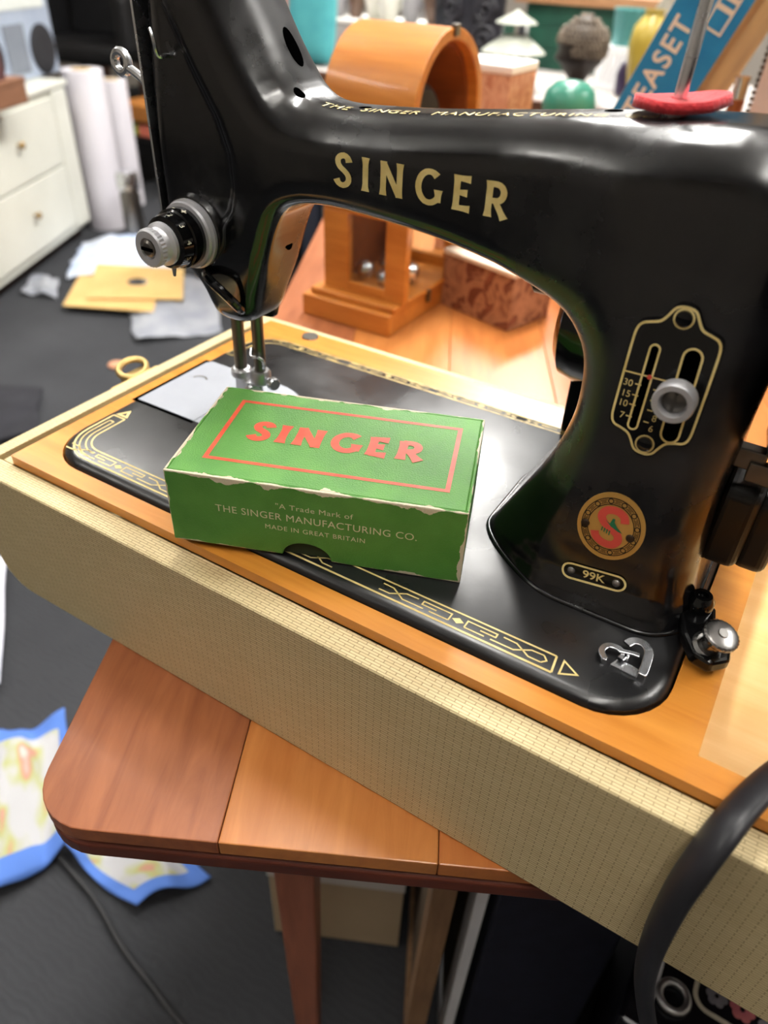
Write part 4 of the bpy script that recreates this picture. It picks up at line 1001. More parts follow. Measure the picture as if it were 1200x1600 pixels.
t = Thing('storage_box', 'large dark navy fabric storage box under the table', 'box', p, TA)
t.part('body', MB().box((0, 0, 0), (94, 300, 360)), navy, bevel=4, seg=3)
t.part('lid', MB().box((-1, -3, 362), (96, 303, 385)), navy, bevel=4, seg=3)
# decorated black tin trunk near the cord
tz = -335.0
p = onZ(1040, 1660, tz); q = onZ(1240, 1700, tz)
tin = mat('black_tin', (14, 14, 18), 0.25, rgb2=(20, 20, 26), scale=20)
TT = 0.0; TO = np.array([360.0, 62.0, FLOOR])
t = Thing('tin_trunk', 'black painted tin trunk with cream border and pink flower decoration', 'trunk', TO, TT)
hz = tz - FLOOR
body = t.part('body', MB().box((0, 0, 0), (190, 180, hz - 26)), tin, bevel=3)
lidp = t.part('lid', MB().box((-2, -2, hz - 25), (192, 182, hz)), tin, bevel=3)
mb = MB(); V, Fc = ribbon(rrect(37, 32, 178, 168, 10), 1.5, True); mb.add([(x, y, hz + 0.3) for x, y, z in V], Fc)
t.part('border', mb, mat('tin_cream', (200, 192, 172), 0.5, rgb2=(180, 170, 150), scale=60), under=lidp)
flm = mat('tin_pink', (200, 116, 116), 0.5, rgb2=(170, 90, 96), scale=80); flg = mat('tin_grey', (140, 136, 142), 0.5, rgb2=(110, 106, 114), scale=80)
for k, (fx, fy, fr) in enumerate(((50, 45, 7), (66, 46, 8), (83, 44, 7), (100, 47, 8), (117, 45, 7), (58, 66, 8), (92, 68, 8), (140, 46, 8))):
    m2 = MB()
    for j in range(6):
        a = 2 * math.pi * j / 6; P = circle(fx + 0.6 * fr * math.cos(a), fy + 0.6 * fr * math.sin(a), fr * 0.42, 10); m2.add([(x, y, hz + 0.3 + 0.05 * j) for x, y in P], [tuple(range(10))])
    t.part('flower', m2, flm if k % 3 == 1 else flg, under=lidp)
m2 = MB(); rp = onZ(1050, 1560, tz) - TO
m2.tube([(rp[0] + 9 * math.cos(a), rp[1] + 9 * math.sin(a), hz + 3) for a in np.linspace(0, 2 * math.pi, 31)[:-1]], 2.6, 10, closed=True)
t.part('ring_handle', m2, steel, smooth='all', label='round metal ring handle')
rq = onZ(1033, 1512, tz) - TO
t.part('hinge_bar', MB().box((rq[0] - 3, rq[1] - 30, hz), (rq[0] + 1, rq[1] + 40, hz + 2)), fwhite)

# ------------------------------------------------------------------ clock on the table
ck = wood('clock_wood', (176, 102, 34), (206, 132, 56), 'x', 0.38, 9, 0.2, 8)
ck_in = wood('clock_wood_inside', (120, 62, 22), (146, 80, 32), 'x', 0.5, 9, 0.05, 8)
glass = mat('clear_glass', (240, 245, 245), 0.04, trans=1.0, ior=1.45)
CKX0, CKX1, CKY0, CKY1 = -107.0, -17.0, 397.0, 523.0; ckc = (CKY0 + CKY1) / 2; ckr = (CKY1 - CKY0) / 2; BT = TABLE + 27
t = Thing('mantel_clock', 'arched honey coloured wooden mantel clock with side windows standing on the table', 'clock', (-66, 460, TABLE))
LO = np.array([-66.0, 460.0, TABLE])
t.part('base', MB().box((-122, 380, TABLE), (-22, 541, TABLE + 21)).box((-116, 386, TABLE + 21), (-20, 535, BT)), ck, loc=LO, bevel=2.0, seg=3)
zc = 155 - ckr; th_ = 9.0; ri = ckr - th_
P = [(ckc - ckr, 10), (ckc - ri, 10)][::-1]
out = [(CKY0, 12)] + [(ckc - ckr * math.cos(a), zc + ckr * math.sin(a)) for a in np.linspace(0, math.pi, 30)] + [(CKY1, 12)]
inn = [(CKY1 - th_, 12)] + [(ckc + ri * math.cos(a), zc + ri * math.sin(a)) for a in np.linspace(0, math.pi, 30)] + [(CKY0 + th_, 12)]
mb = MB(); mb.prism(out + inn, (CKX0, 0, 0), (0, 1, 0), (0, 0, 1), CKX1 - CKX0)
t.part('arch', mb, ck, loc=LO, smooth=True, bevel=1.2)
ri2 = ri - 3
o2 = [(CKY0 + th_ - 0.2, 12)] + [(ckc - (ri + .2) * math.cos(a), zc + (ri + .2) * math.sin(a)) for a in np.linspace(0, math.pi, 30)] + [(CKY1 - th_ + .2, 12)]
i2 = [(CKY1 - th_ - 4, 12)] + [(ckc + (ri - 4) * math.cos(a), zc + (ri - 4) * math.sin(a)) for a in np.linspace(0, math.pi, 30)] + [(CKY0 + th_ + 4, 12)]
mb = MB(); mb.prism(o2 + i2, (CKX0 + 2, 0, 0), (0, 1, 0), (0, 0, 1), CKX1 - CKX0 - 12)
t.part('inner_lining', mb, ck_in, loc=LO, smooth=True, label='darker wooden lining of the arch')
for y0 in (CKY0, CKY1 - th_):
    for x0, x1 in ((CKX0, CKX0 + 27), (CKX1 - 22, CKX1)):
        t.part('stile', MB().box((x0, y0, BT), (x1, y0 + th_, 12)), ck, loc=LO, bevel=0.8)
    t.part('rail', MB().box((CKX0 + 27, y0, BT), (CKX1 - 22, y0 + th_, BT + 10)), ck, loc=LO, bevel=0.8)
    t.part('side_window', MB().box((CKX0 + 26, y0 + 4, BT + 9), (CKX1 - 21, y0 + 5.5, 12)), glass, loc=LO)
t.part('back_board', MB().box((CKX0 + 1, CKY0 + th_, BT), (CKX0 + 4, CKY1 - th_, 60)), ck_in, loc=LO)
mb = MB(); mb.lathe([(26, 0), (30, 3), (30, 24), (26, 28)], (-62, ckc - 12, zc - 8), (1, 0, 0), 36); t.part('movement', mb, black_bakelite, loc=LO, smooth=True)
mb = MB(); mb.cyl((-60, ckc, BT), (-60, ckc, zc - 30), 2.2, 10); t.part('pendulum_rod', mb, brass, loc=LO, smooth=True)
for k in range(4):
    a = math.pi / 2 * k + 0.5; mb = MB(); r_ = 9.5; mb.lathe([(0.2, -r_)] + [(r_ * math.cos(q), r_ * math.sin(q)) for q in np.linspace(-1.4, 1.4, 11)] + [(0.2, r_)], (-60 + 22 * math.cos(a), ckc - 22 + 22 * math.sin(a), BT + 13), seg=16)
    t.part('pendulum_ball', mb, chrome, loc=LO, smooth=True)
for y0, z0 in ((ckc, 155.0),):
    t.part('catch', MB().box((CKX1 - 3, y0 - 4, z0 - 6), (CKX1 + 2, y0 + 4, z0 + 2.5)), dull_steel, loc=LO, bevel=0.6)
t.part('hook', MB().box((-21, 448, TABLE + 14), (-17.5, 453, TABLE + 26)), dull_steel, loc=LO, bevel=0.6)

# ------------------------------------------------------------------ marbled paper boxes
def marble_material(name, a, b, c):
    M = mat(name, a, 0.45); nt = M.node_tree; bs = nt.nodes['Principled BSDF']
    tc = N(nt, 'ShaderNodeTexCoord'); n = N(nt, 'ShaderNodeTexNoise'); n.inputs['Scale'].default_value = 26; n.inputs['Detail'].default_value = 5; n.inputs['Distortion'].default_value = 2.2
    nt.links.new(tc.outputs['Object'], n.inputs['Vector'])
    r = N(nt, 'ShaderNodeValToRGB'); els = r.color_ramp.elements
    els[0].position = 0.3; els[0].color = lin(a); els[1].position = 0.7; els[1].color = lin(c)
    e = els.new(0.5); e.color = lin(b); e = els.new(0.56); e.color = lin(a)
    nt.links.new(n.outputs['Fac'], r.inputs['Fac']); nt.links.new(r.outputs['Color'], bs.inputs['Base Color']); return M
mar = marble_material('marbled_brown', (104, 56, 40), (176, 128, 96), (138, 82, 58))
mar2 = marble_material('marbled_pink', (170, 112, 84), (206, 160, 130), (186, 128, 98))
pale = mat('glare_lid', (226, 208, 186), 0.35, rgb2=(236, 220, 200), scale=10)  # glare on the low box's lid, painted in as a pale cream colour
p0 = onZ(688, 474, TABLE); p1 = onZ(792, 519, TABLE); d = nrm(p1 - p0); W_ = np.linalg.norm(p1 - p0)
t = Thing('marbled_box', 'low brown marbled paper box with glare painted pale on its lid beside the wooden clock base', 'box', (p0[0], p0[1], TABLE), math.atan2(d[1], d[0]))
t.part('body', MB().box((0, 0, 0), (W_, 64, 52)), mar, bevel=0.8)
t.part('lid', MB().box((-1, -1, 52.2), (W_ + 1, 65, 57)), pale, bevel=1.0, label='top with glare painted in')
a = onY(800, 112, 640)
t = Thing('marbled_box', 'tall pinkish marbled paper box with white lid standing behind the wooden clock', 'box', (a[0] - 74, 640, TABLE), 0.0)
t.part('body', MB().box((0, 0, 0), (74, 70, a[2] - TABLE - 4)), mar2, bevel=0.8)
t.part('lid', MB().box((-1, -1, a[2] - TABLE - 3.8), (75, 71, a[2] - TABLE + 5)), mat('white_lid', (236, 232, 228), 0.4, rgb2=(228, 224, 220), scale=10), bevel=2.0)

# ------------------------------------------------------------------ blue toy box and pale board at the back of the table
LD = nrm(onY(1055, 0, 620) - onY(960, 165, 620)); WD = np.array([LD[2], 0, -LD[0]]); DD = np.array([0, 1.0, 0])
A = onY(958, 168, 620); s0 = (TABLE - A[2] + 62 * LD[0]) / LD[2]; A = A + LD * s0      # run the edge down to the table
Lb, Wb, Db = 352.0, 60.0, 225.0
t = Thing('toy_box', 'blue toy box with cream capital letters leaning behind the sewing machine arm', 'box', (A + WD * Wb) * 1.0)
LO = A + WD * Wb
ctr = A + LD * Lb / 2 + WD * Wb / 2 + DD * Db / 2
blue = mat('toy_blue', (38, 130, 178), 0.4, rgb2=(30, 118, 168), scale=30); kraft = mat('kraft_card', (196, 168, 112), 0.7, rgb2=(168, 142, 96), scale=16)
t.part('body', MB().obox(ctr, (Lb / 2, Wb / 2, Db / 2), LD, WD, DD), kraft, loc=LO, bevel=0.6)
t.part('front_label', MB().obox(A + LD * Lb / 2 + WD * Wb / 2 - DD * 0.2, (Lb / 2 - 0.5, Wb / 2 - 0.5, 0.3), LD, WD, DD), blue, loc=LO, label='blue printed front')
crm = mat('toy_cream', (222, 206, 184), 0.5); 
def on_box(V, a, w, lift=0.7): return [A + LD * (a + p[0]) + WD * (w - p[1]) - DD * lift for p in V]
aa = onY(985, 150, 620); a0 = (aa - A) @ LD
V, Fc = text2d('TEASET', 25, sx=0.92, bold=0.5, align='LEFT', space=1.16)
mb = MB(); mb.add(on_box(V, a0 - 14, 18), Fc); t.part('lettering', mb, crm, loc=LO)
mb = MB()
for k, (x0, y0, x1, y1) in enumerate(((a0 + 74, 34, a0 + 90, 50), (a0 + 92, 34, a0 + 98, 50), (a0 + 100, 32, a0 + 116, 50), (a0 + 120, 34, a0 + 136, 48), (a0 + 92, 14, a0 + 108, 26))):
    V, Fc = ribbon([(x0, -y0), (x1, -y0), (x1, -y1), (x0, -y1)], 1.0, True); mb.add(on_box(V, 0, 0, 0.7 + 0.05 * k), Fc)
t.part('picture', mb, crm, loc=LO, label='cream outline drawings of tea things')
bm_ = mat('pale_canvas', (222, 206, 196), 0.8, rgb2=(214, 196, 186), scale=12)
pA = onY(1158, 190, 650); pB = onY(1202, 60, 650); ld = nrm(pB - pA); base = pA + ld * ((TABLE - pA[2]) / ld[2])
t = Thing('pale_board', 'pale pink canvas board with beaded edge standing behind the spool pin', 'board', base)
hgt = 300.0; tilt = ld[0] / ld[2]
mb = MB(); V = [(base[0] + tilt * (z - TABLE) + dx, base[1] + dy, z) for z in (TABLE, TABLE + hgt) for dx, dy in ((4, 0), (220, 0), (220, 16), (4, 16))]
mb.add(V, [(0, 3, 2, 1), (4, 5, 6, 7), (0, 1, 5, 4), (1, 2, 6, 5), (2, 3, 7, 6), (3, 0, 4, 7)]); t.part('panel', mb, bm_, loc=base)
bead = MB(); bead.lathe([(0.3, -2.2), (1.6, -1.5), (2.2, 0), (1.6, 1.5), (0.3, 2.2)], (0, 0, 0), seg=8)
proto = None
for k in range(60):
    z = TABLE + 3 + k * 5.0; c = np.array([base[0] + tilt * (z - TABLE) + 2, base[1] + 4, z])
    if proto is None:
        proto = t.part('bead', bead, mat('bead_dark', (70, 56, 44), 0.4), smooth='all'); proto.location = (c - base) * S
    else:
        o = proto.copy(); COL.objects.link(o); o.location = (c - base) * S
bp = onY(1146, 175, 600)
mb = MB(); hb = onY(1147, 118, 600)[2] - TABLE
mb.lathe([(10, 0), (13, 2), (13, hb * 0.55), (11, hb * 0.68), (6, hb * 0.8), (6, hb - 3), (7, hb)], (bp[0], 600, TABLE), seg=20); t = Thing('glass_bottle', 'slim clear glass bottle with copper band between toy box and pale board', 'bottle', (bp[0], 600, TABLE))
t.part('body', mb, glass, loc=(bp[0], 600, TABLE), smooth=True)
mb = MB(); mb.lathe([(6.6, hb * 0.82), (6.6, hb * 0.92)], (bp[0], 600, TABLE), seg=20); t.part('band', mb, mat('copper', (190, 120, 84), 0.35, 1.0), loc=(bp[0], 600, TABLE), smooth=True)
vy = 850; vt = onY(895, 125, vy); hv = vt[2] - TABLE
mb = MB(); mb.lathe([(18, 0), (20, 4), (15, 20), (14, hv * 0.45), (22, hv * 0.6), (31, hv * 0.74), (34, hv * 0.84), (30, hv * 0.93), (20, hv * 0.985), (6, hv)], (vt[0], vy, TABLE), seg=32)
t = Thing('glass_globe', 'sea green glass globe on a stem at the back of the table', 'ornament', (vt[0], vy, TABLE)); t.part('globe', mb, mat('teal_glaze', (52, 118, 100), 0.3, rgb2=(66, 134, 114), scale=8), loc=(vt[0], vy, TABLE), smooth=True)
mb = MB(); mb.lathe([(24, 0), (26, 2), (24, 5)], (vt[0], vy, TABLE), seg=28); t.part('foot', mb, brass, loc=(vt[0], vy, TABLE), smooth=True)

# ------------------------------------------------------------------ display counter across the back
CT = -30.0; CF = 1395.0
t = Thing('display_counter', 'long dark brown wooden counter crowded with bric a brac', 'counter', (-450, 1700, FLOOR))
LO = np.array([-450.0, 1700.0, FLOOR]); brown = wood('counter_wood', (74, 44, 30), (98, 60, 40), 'x', 0.5)
t.part('top', MB().box((-1200, CF, CT - 26), (320, 2000, CT)), brown, loc=LO, bevel=2)
t.part('cover', MB().box((-1190, CF + 12, CT), (310, 1990, CT + 1.0)), mat('counter_cloth', (164, 158, 154), 0.7, rgb2=(146, 140, 136), scale=7), loc=LO, label='pale paper covering')
t.part('front_panel', MB().box((-1180, CF + 20, FLOOR), (300, CF + 36, CT - 26)), wood('counter_front', (52, 40, 36), (66, 50, 44), 'x', 0.6), loc=LO)
for x0 in (-1180, 284): t.part('end_panel', MB().box((x0, CF + 36, FLOOR), (x0 + 16, 1980, CT - 26)), brown, loc=LO)
CTT = CT + 1.0
# statue head
by = 1470; b0 = onY(907, 128, by); b1 = onY(907, 22, by); cx = (onY(872, 75, by)[0] + onY(948, 75, by)[0]) / 2; hh = b1[2] - b0[2]
t = Thing('statue_head', 'dark bronze statue head with rows of curls on a small plinth', 'statue', (cx, by, CTT))
LO = np.array([cx, by, CTT]); bronze = mat('bronze', (92, 80, 66), 0.5, 0.2, rgb2=(50, 42, 34), scale=30)
mb = MB(); mb.lathe([(30, 0), (34, 3), (34, 9), (20, 14), (16, b0[2] - CTT)], (cx, by, CTT), seg=24); t.part('plinth', mb, bronze, loc=LO, smooth=True)
mb = MB(); R_ = 46.0; rings = 18; V = []; na = 36; z0 = b0[2]
prof = [(0.0, 15), (0.10, 21), (0.2, 31), (0.32, 41), (0.45, 45.5), (0.58, 47), (0.7, 45), (0.8, 38), (0.87, 27), (0.9, 24), (0.95, 19), (1.0, 5)]
zz = np.linspace(0, 1, rings * 2)
for z in zz:
    r = np.interp(z, [p[0] for p in prof], [p[1] for p in prof])
    for k in range(na):
        a = 2 * math.pi * k / na; face = max(0, math.cos(a - math.pi * 1.12))
        rr_ = r * (1 + (0.16 * face ** 6 * math.exp(-((z - 0.34) / 0.08) ** 2)) + (0.10 * face ** 2 * math.exp(-((z - 0.12) / 0.08) ** 2)) - (0.06 * face ** 2 * math.exp(-((z - 0.46) / 0.05) ** 2)))
        for ear in (math.pi * 1.12 - 1.6, math.pi * 1.12 + 1.6):
            rr_ += 6.5 * math.exp(-((math.sin((a - ear) / 2) * 2) / 0.16) ** 2 - ((z - 0.34) / 0.12) ** 2)
        V.append((cx + rr_ * 1.04 * math.cos(a), by + rr_ * math.sin(a), z0 + z * hh))
nn = len(zz); mb.add(V, [(i * na + k, i * na + (k + 1) % na, (i + 1) * na + (k + 1) % na, (i + 1) * na + k) for i in range(nn - 1) for k in range(na)] + [tuple(range(na - 1, -1, -1)), tuple((nn - 1) * na + k for k in range(na))])
head = t.part('head', mb, mat('bronze_face', (50, 42, 36), 0.5, 0.1, rgb2=(36, 30, 26), scale=30), loc=LO, smooth='all')
cm = MB(); cm.lathe([(0.5, -4.4), (3.2, -2.8), (4.4, 0), (3.2, 2.8), (0.5, 4.4)], (0, 0, 0), seg=7)
cu = MB()
for i, z in enumerate(np.linspace(0.42, 0.985, 10)):
    r = np.interp(z, [p[0] for p in prof], [p[1] for p in prof]); n_ = max(5, int(2 * math.pi * r / 8.6))
    for k in range(n_):
        a = 2 * math.pi * (k + 0.5 * (i % 2)) / n_
        if z < 0.6 and math.cos(a - math.pi * 1.12) > 0.45: continue
        cu.add([(x + cx + r * 1.05 * math.cos(a), y + by + r * math.sin(a), q + z0 + z * hh) for x, y, q in cm.v], cm.f)
cr = t.part('curls', cu, mat('bronze_curl', (122, 108, 92), 0.45, 0.2, rgb2=(84, 72, 60), scale=60), under=head, loc=LO, smooth='all'); cr['kind'] = 'stuff'
# lantern
ly = 1480; lc = onY(802, 80, ly)[0]; zt = onY(803, 14, ly)[2]
t = Thing('lantern', 'white tiered metal lantern with glass sides on the counter', 'lantern', (lc, ly, CTT)); LO = np.array([lc, ly, CTT])
lw_ = mat('lantern_white', (178, 180, 168), 0.5, rgb2=(160, 164, 152), scale=20); o0 = (lc, ly, 0)
z1, z2, z3, z4 = onY(803, 36, ly)[2], onY(803, 56, ly)[2], onY(803, 82, ly)[2], onY(803, 132, ly)[2]
mb = MB(); mb.lathe([(42, z1), (40, z1 + 3), (5, zt - 3), (3, zt)], o0, seg=28); t.part('cap', mb, lw_, loc=LO, smooth=True)
mb = MB(); mb.lathe([(27, z2), (27, z1 + 1)], o0, seg=24); t.part('upper_glass', mb, glass, loc=LO, smooth=True)
mb = MB(); mb.lathe([(66, z3), (64, z3 + 3), (29, z2 - 1), (26, z2 + 1)], o0, seg=28); t.part('roof', mb, lw_, loc=LO, smooth=True)
mb = MB(); mb.lathe([(34, z4), (34, z3 + 1)], o0, seg=24); t.part('lower_glass', mb, glass, loc=LO, smooth=True)
for k in range(6):
    a = math.pi / 3 * k; mb = MB(); mb.cyl((lc + 40 * math.cos(a), ly + 40 * math.sin(a), CTT + 8), (lc + 40 * math.cos(a), ly + 40 * math.sin(a), z3 + 3), 3, 8); t.part('post', mb, lw_, loc=LO, smooth=True)
mb = MB(); mb.lathe([(50, CTT), (50, CTT + 6), (46, CTT + 9)], o0, seg=28); t.part('base', mb, lw_, loc=LO, smooth=True)
# crate and shelf board behind
gy = 1860; ga = onY(835, 60, gy); gb = onY(1000, 65, gy); gt = onY(900, 9, gy)[2]
t = Thing('green_crate', 'dark green wooden crate behind the statue head', 'crate', ((ga[0] + gb[0]) / 2, gy + 60, CTT)); LO = np.array([(ga[0] + gb[0]) / 2, gy + 60, CTT])
grn = mat('dark_green_paint', (22, 66, 52), 0.5, rgb2=(28, 78, 60), scale=14)
hs = (gt - CTT) / 3
for k in range(3):
    t.part('slat', MB().box((ga[0] - 30, gy, CTT + k * hs), (gb[0] + 20, gy + 10, CTT + (k + 1) * hs - 1.2)), grn, loc=LO, bevel=1)
t.part('shell', MB().box((ga[0] - 28, gy + 10, CTT), (gb[0] + 18, gy + 115, gt)), grn, loc=LO)
mb = MB(); mb.box((ga[0] - 60, gy - 14, gt + 0.3), (gb[0] + 60, gy + 118, gt + 22))
single('shelf_board', mb, wood('shelf_pine', (146, 104, 70), (172, 128, 90), 'x', 0.5), 'plain pine board lying on top of the dark green crate', 'board', bevel=1.5)
# white carton with scribbles and teal pot on it
wy = 1640; wa = onY(926, 150, wy); wb = onY(980, 150, wy); wt_ = onY(955, 72, wy)[2]; cxw = (wa[0] + wb[0]) / 2
t = Thing('white_carton', 'tall white carton with faint grey scribbles beside the statue head', 'carton', (cxw, wy + 30, CTT)); LO = np.array([cxw, wy + 30, CTT])
t.part('body', MB().box((wa[0] - 6, wy, CTT), (wb[0] + 4, wy + 66, wt_)), mat('carton_white', (232, 232, 232), 0.6, rgb2=(224, 224, 226), scale=10), loc=LO, bevel=1)
mb = MB()
rnd = random.Random(7)
for k in range(5):
    x = wa[0] + 14 + 12 * k; P = spline([(x + rnd.uniform(-4, 4), CTT + 14 + 14 * q) for q in range(5)], 4); V, Fc = ribbon(P, 1.2); mb.add([(p[0], wy - 0.3, p[1]) for p in V], Fc)
t.part('scribble', mb, mat('grey_ink', (150, 150, 158), 0.7), loc=LO)
mb = MB(); pt = onY(957, 12, wy)[2]; pr = (onY(984, 40, wy)[0] - onY(932, 40, wy)[0]) / 2
o0 = (cxw + 2, wy + 34, wt_ + 0.3); hp = pt - wt_
mb.lathe([(pr * 0.8, 0), (pr * 0.84, 2), (pr, hp - 4), (pr * 1.04, hp - 2), (pr * 1.02, hp), (pr * 0.9, hp), (pr * 0.86, hp - 10), (pr * 0.7, 6)], o0, seg=32)
single('teal_pot', mb, mat('teal_enamel', (70, 140, 140), 0.3, rgb2=(84, 154, 152), scale=6), 'teal enamel pot standing on the white carton', 'pot', smooth=True)
# yellow vase, grey jug
yy = 1560; vc = onY(1015, 60, yy); vt2 = onY(1015, 14, yy)[2]; hv = vt2 - CTT
mb = MB(); mb.lathe([(20, 0), (22, 3), (32, hv * 0.35), (38, hv * 0.62), (33, hv * 0.82), (18, hv * 0.94), (20, hv), (15, hv), (14, hv * 0.92)], (vc[0], yy, CTT), seg=32)
single('yellow_vase', mb, mat('mustard_glaze', (160, 138, 56), 0.25, rgb2=(180, 160, 84), scale=14), 'mustard yellow glazed vase beside the blue toy box', 'vase', smooth=True)
pv = onY(985, 110, 1600); mb = MB(); mb.lathe([(18, 0), (24, 6), (26, 40), (20, 58), (8, 64), (8, 72)], (pv[0] + 2, 1590, CTT), seg=24)
single('purple_jar', mb, mat('purple_glaze', (48, 38, 62), 0.3, rgb2=(58, 46, 74), scale=14), 'dark purple jar between white carton and yellow vase', 'jar', smooth=True)
gj = onY(1045, 10, 1700); mb = MB(); mb.lathe([(34, 0), (40, 6), (52, 80), (46, 140), (30, 168), (32, 190)], (gj[0] + 10, 1720, CTT), seg=28)
single('grey_jug', mb, mat('grey_stoneware', (150, 144, 130), 0.5, rgb2=(136, 130, 118), scale=12), 'tall grey stoneware jar behind the blue toy box', 'jar', smooth=True)
# black iron scroll ornament
iy = 1720; i0 = onY(676, 60, iy); i1 = onY(782, 60, iy); ic = (i0[0] + i1[0]) / 2; iw = (i1[0] - i0[0]) / 2
t = Thing('iron_ornament', 'black cast iron ornament with scrolls standing behind the wooden clock', 'ornament', (ic, iy, CTT)); LO = np.array([ic, iy, CTT]); iron = mat('cast_iron', (34, 33, 38), 0.35, rgb2=(48, 47, 54), scale=40)
t.part('back_plate', MB().prism(rrect(-iw, 0, iw, 260, 30), (ic, iy + 14, CTT), (1, 0, 0), (0, 0, 1), 14), iron, loc=LO, bevel=3)
for sx in (-1, 1):
    for z_, r0 in ((60, 34), (120, 30), (180, 30)):
        P = [(ic + sx * (iw * 0.48 + (r0 * (1 - k / 40 * 0.85)) * math.cos(k * 0.3)), iy - 4, CTT + z_ + r0 * (1 - k / 40 * 0.85) * math.sin(k * 0.3)) for k in range(40)]
        mb = MB(); mb.tube(P, 6, 8); t.part('scroll', mb, iron, loc=LO, smooth='all')
t.part('foot', MB().box((ic - iw - 6, iy - 24, CTT), (ic + iw + 6, iy + 22, CTT + 14)), iron, loc=LO, bevel=2)
# pale box with crockery
sy = 1690; sa = onY(505, 38, sy); sb = onY(672, 38, sy); st_ = onY(600, 36, sy)[2]; scx = (sa[0] + sb[0]) / 2
t = Thing('white_box', 'long white box carrying crockery behind the wooden clock', 'box', (scx, sy + 90, CTT)); LO = np.array([scx, sy + 90, CTT])
t.part('body', MB().box((sa[0], sy, CTT), (sb[0], sy + 180, st_ - 8)), mat('box_greywhite', (170, 168, 166), 0.7, rgb2=(156, 154, 152), scale=8), loc=LO, bevel=1)
t.part('lid', MB().box((sa[0] - 4, sy - 4, st_ - 7.6), (sb[0] + 4, sy + 184, st_)), mat('box_lidwhite', (222, 220, 214), 0.6, rgb2=(212, 210, 204), scale=8), loc=LO, bevel=1.5)
china = mat('china_white', (216, 214, 206), 0.25, rgb2=(196, 194, 182), scale=18); china2 = mat('china_grey', (150, 148, 150), 0.3, rgb2=(128, 126, 130), scale=18); china3 = mat('china_brown', (92, 72, 62), 0.3, rgb2=(110, 86, 72), scale=18)
pots = [(0.06, 26, 60, china2, 'grey china beaker on the white box'), (0.2, 24, 80, china3, 'brown glazed beaker on the white box'), (0.36, 34, 64, china, 'white china sugar bowl on the white box'), (0.55, 30, 90, china, 'tall white china jug on the white box'), (0.72, 27, 56, china2, 'low grey china cup on the white box'), (0.9, 30, 70, china3, 'brown glazed cup on the white box')]
for k, (f, r, h, m_, lab) in enumerate(pots):
    x = sa[0] + f * (sb[0] - sa[0]); mb = MB(); mb.lathe([(r * 0.55, 0), (r * 0.62, 2), (r * (0.9 + 0.1 * (k % 2)), h * 0.45), (r, h * 0.7), (r * (0.7 + 0.2 * (k % 3)), h), (r * 0.6, h), (r * 0.6, h * 0.5)], (x, sy + 40 + 20 * (k % 3), st_ + 0.2), seg=24)
    t = Thing('crockery', lab, 'crockery', (x, sy + 40 + 20 * (k % 3), st_ + 0.2), group='crockery on the white box'); lo_ = (x, sy + 40 + 20 * (k % 3), st_ + 0.2)
    t.part('body', mb, m_, loc=lo_, smooth=True)
    mb = MB(); mb.tube([(x + r * 0.9 + 12 * math.sin(a), lo_[1], lo_[2] + h * 0.5 + 16 * math.cos(a)) for a in np.linspace(0.1, math.pi - 0.1, 10)], 3, 8); t.part('handle', mb, m_, loc=lo_, smooth='all')
# cushions at the end of the counter
def cushion(name, label, p, w, h, dpt, m, lean=0.0, rz=0.0):
    mb = MB(); V = []; n_ = 14
    for side in (-1, 1):
        for i in range(n_ + 1):
            for j in range(n_ + 1):
                a, b = -1 + 2 * i / n_, -1 + 2 * j / n_; puff = ((1 - a ** 4) * (1 - b ** 4)) ** 0.5
                pinch = 1 - 0.06 * (a * a * b * b)
                V.append((a * w / 2 * pinch, side * dpt / 2 * puff + lean * (b + 1) * h / 2, (b * pinch + 1) * h / 2))
    m_ = (n_ + 1) ** 2; Fc = []
    for i in range(n_):
        for j in range(n_):
            q = i * (n_ + 1) + j; Fc += [(q, q + 1, q + n_ + 2, q + n_ + 1), (m_ + q, m_ + q + n_ + 1, m_ + q + n_ + 2, m_ + q + 1)]
    mb.add(V, Fc); c, s = math.cos(rz), math.sin(rz); mb.v = [(x * c - y * s + p[0], x * s + y * c + p[1], z + p[2]) for x, y, z in mb.v]
    return single(name, mb, m, label, 'cushion', smooth='all', loc=p)
ty = 1480
tc_ = onY(485, 60, ty); cushion('cushion', 'turquoise cushion propped on end of the counter', (tc_[0], ty, CTT), 128, 190, 60, mat('turquoise_cloth', (80, 168, 172), 0.85, rgb2=(70, 154, 162), scale=30), 0.1)
pk = onY(425, 30, ty + 60); cushion('cushion', 'dusty pink cushion lying behind the turquoise cushion', (pk[0] - 30, ty + 90, CTT), 220, 210, 80, mat('pink_cloth', (186, 134, 122), 0.85, rgb2=(170, 118, 108), scale=30), 0.1)
pu = onY(440, 70, ty - 60); cushion('cushion', 'small dark plum cushion in front of the pink cushion', (pu[0] - 60, ty - 40, CTT), 100, 70, 44, mat('plum_cloth', (56, 34, 56), 0.85, rgb2=(66, 42, 64), scale=30), 0.1)
# crates on the floor in front of the counter
cy_ = 1180
for u, w, h, rgb, lab in ((478, 42, 430, (40, 44, 58), 'tall slate blue box on the floor before the counter'), (514, 40, 400, (92, 86, 84), 'tall grey box on the floor before the counter'), (438, 50, 455, (18, 18, 22), 'tall black box on the floor before the counter')):
    q = onY(u, 130, cy_); mb = MB(); t = Thing('tall_box', lab, 'box', (q[0], cy_ + 60, FLOOR), group='tall boxes before the counter')
    m_ = mat('tall_box_' + str(rgb[0]), rgb, 0.6, rgb2=tuple(min(255, c + 8) for c in rgb), scale=10)
    t.part('body', MB().box((-w / 2, -60, 0), (w / 2, 60, h - 24)), m_, bevel=1); t.part('lid', MB().box((-w / 2 - 2, -62, h - 23.8), (w / 2 + 2, 62, h)), m_, bevel=1.5)

